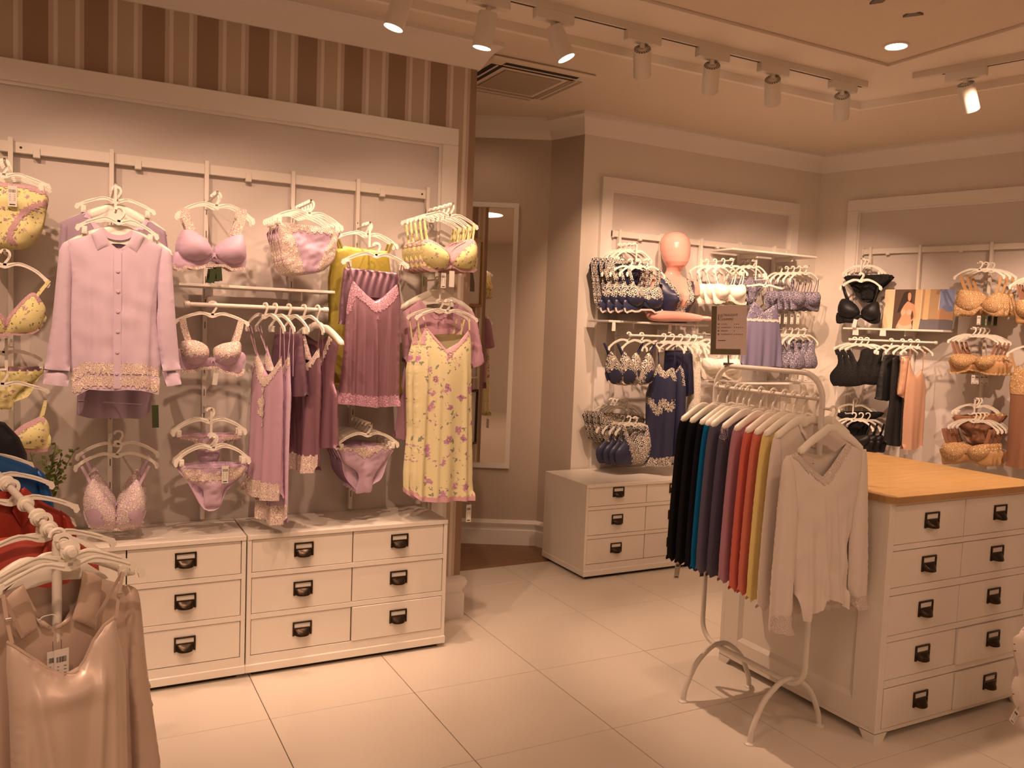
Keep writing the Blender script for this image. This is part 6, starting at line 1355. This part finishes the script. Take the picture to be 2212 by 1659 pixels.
flap(cs, P([(168, 1224), (190, 1228), (209, 1242), (206, 1280), (201, 1322), (196, 1351), (170, 1338), (144, 1328), (156, 1290), (164, 1255)]), 'champ2', -.036)
for q in ([(68, 1326), (78, 1345), (100, 1352), (104, 1346), (86, 1332)], [(106, 1345), (122, 1338), (142, 1322), (140, 1336), (118, 1350)]): flap(cs, P(q), 'champ2', -.032, 'placket')
MB().stroke([(x, -.036, z) for x, z in crv(P([(74, 1330), (84, 1322), (104, 1318), (112, 1322)]), 4)], .0015, .0015).obj('thread', M['plastic'], cs)
x, z = fr.L(118, 1388); price_tag(cs, x, z, -.050, .03, .09)
x, z = fr.L(101, 1394); price_tag(cs, x, z, -.046, .024, .08)
shirt_hanger('wide white hanger inside the champagne satin shirt', fr.O+RV*.012, RF, .17, .12, .04, plate=1.05)
f2 = fgF(.045); hanger('clear clip hanger between champagne shirt and camisole', f2.O, RF, .15, .09, True)
fr = fgF(-.002); P = fr.pts
cm = thing('camisole', 'champagne satin camisole with thin straps, nearest on the left rack', 'camisole', fr.O, RF)
F = [(14, 1384), (35, 1397), (77, 1424), (110, 1445), (141, 1453), (172, 1436), (199, 1382), (222, 1350), (247, 1330), (252, 1362), (261, 1401), (270, 1438), (272, 1540), (274, 1659), (284, 1900), (12, 1900), (22, 1659), (18, 1520), (12, 1440)]
B = [(12, 1440), (40, 1430), (140, 1458), (250, 1425), (270, 1438), (272, 1540), (274, 1659), (284, 1900), (12, 1900), (22, 1659), (18, 1520)]
zn = fr.L(141, 1470)[1]; xs = fr.L(140, 1450)[0]
s, o = body('fabric', M['champ'], cm, P(F), P(B), .06, sp=.008, free=lambda x, z: z < fr.L(141, 1850)[1], ff=addf(drape(.010, 34, fr.L(141, 1430)[1], fr.L(141, 1800)[1], 12), lambda x, z: -.014*np.exp(-((z-fr.L(141, 1485)[1])/.028)**2)*np.cos((x-xs)*14), ridges([fr.L(60, 1430)+fr.L(95, 1640)+(.012,), fr.L(215, 1400)+fr.L(196, 1659)+(.016,), fr.L(236, 1370)+fr.L(238, 1659)+(.012,), fr.L(40, 1420)+fr.L(48, 1659)+(.01,)], .012)), y0=-.004)
nk = P([(14, 1384), (35, 1397), (77, 1424), (110, 1445), (141, 1453), (172, 1436), (199, 1382), (222, 1350), (247, 1330)])
MB().stroke([(x, s.at(x, z)-.002, z) for x, z in crv(nk, 4)], .005, .004).obj('piping', M['champ'], cm)
for a, b in (((6, 1285), (24, 1388)), ((266, 1236), (248, 1332))):
    pa, pb = fr.L(*a), fr.L(*b); MB().stroke([(pa[0], 0, pa[1]), ((pa[0]+pb[0])/2-.002, -.004, (pa[1]+pb[1])/2), (pb[0], -.008, pb[1])], .0075, .0022).obj('strap', M['champ2'], cm)
    MB().stroke([(pa[0], .004, pa[1]), (pb[0]-.03*(1 if b[0] > 100 else -1)*1.0, .03, pb[1]-.005)], .0075, .0022).obj('strap', M['champ2'], cm)
    sl = MB().box(-.006, .006, -.004, .002, -.004, .004, .001).obj('slider', M['chrome'], cm, ((pa[0]+pb[0])/2, -.006, (pa[1]+pb[1])/2), smooth=False)
h = hanger('white hanger of the nearest champagne camisole', fr.O, RF, .153, .088, hub=.048)

# ================================================================== dotted nightshirt at the lower right edge
rack('white clothes rack beyond the right photo edge', 3.38, 1.15, 1.76, 1.32, 1.24, .212, (.08, .47))
fr = Fr((3.38, 1.73, 1.25)); P = fr.pts
M['dots'] = mk('dotted_cotton', (.78, .68, .62), .8); nt, b, N, K = nodes(M['dots'])
tc = N.new('ShaderNodeTexCoord'); mp_ = N.new('ShaderNodeMapping'); mp_.inputs['Scale'].default_value = (1, .15, 1); K.new(tc.outputs['Object'], mp_.inputs[0]); v = N.new('ShaderNodeTexVoronoi'); v.inputs['Scale'].default_value = 62; v.inputs['Randomness'].default_value = .55; K.new(mp_.outputs[0], v.inputs['Vector'])
rp = ramp(N, [(0, (.16, .10, .08)), (.16, (.78, .68, .62))]); K.new(v.outputs['Distance'], rp.inputs[0]); K.new(rp.outputs[0], b.inputs['Base Color'])
dn = thing('nightshirt', 'white dotted cotton nightshirt just inside the right photo edge', 'nightshirt', fr.O)
zb = -1.05; xl = fr.L(2187, 1450)[0]
F = [(-.19, -.16), (-.08, -.11), (0, -.16), (.08, -.11), (.19, -.16), (.21, -.5), (.3, -.75), (.34, -.9), (.33, -1.0), (.1, -1.05), (-.1, -1.05)]+P([(2232, 1556), (2206, 1546), (2191, 1520), (2184, 1482), (2191, 1462), (2201, 1458), (2196, 1430), (2187, 1395), (2189, 1376), (2215, 1360), (2246, 1335)])+[(-.21, -.5)]
s, o = body('fabric', M['dots'], dn, F, None, .06, sp=.014, free=None, ff=addf(crumple(.006, 40, 3), drape(.012, 40, -.4, -1.05, 2)))
x, z = fr.L(2192, 1532); price_tag(dn, x, z, -.01, .035, .05, .7, 'card', True)
shirt_hanger('white wide hanger of the dotted nightshirt', fr.O, 0, .18, .15, .07)
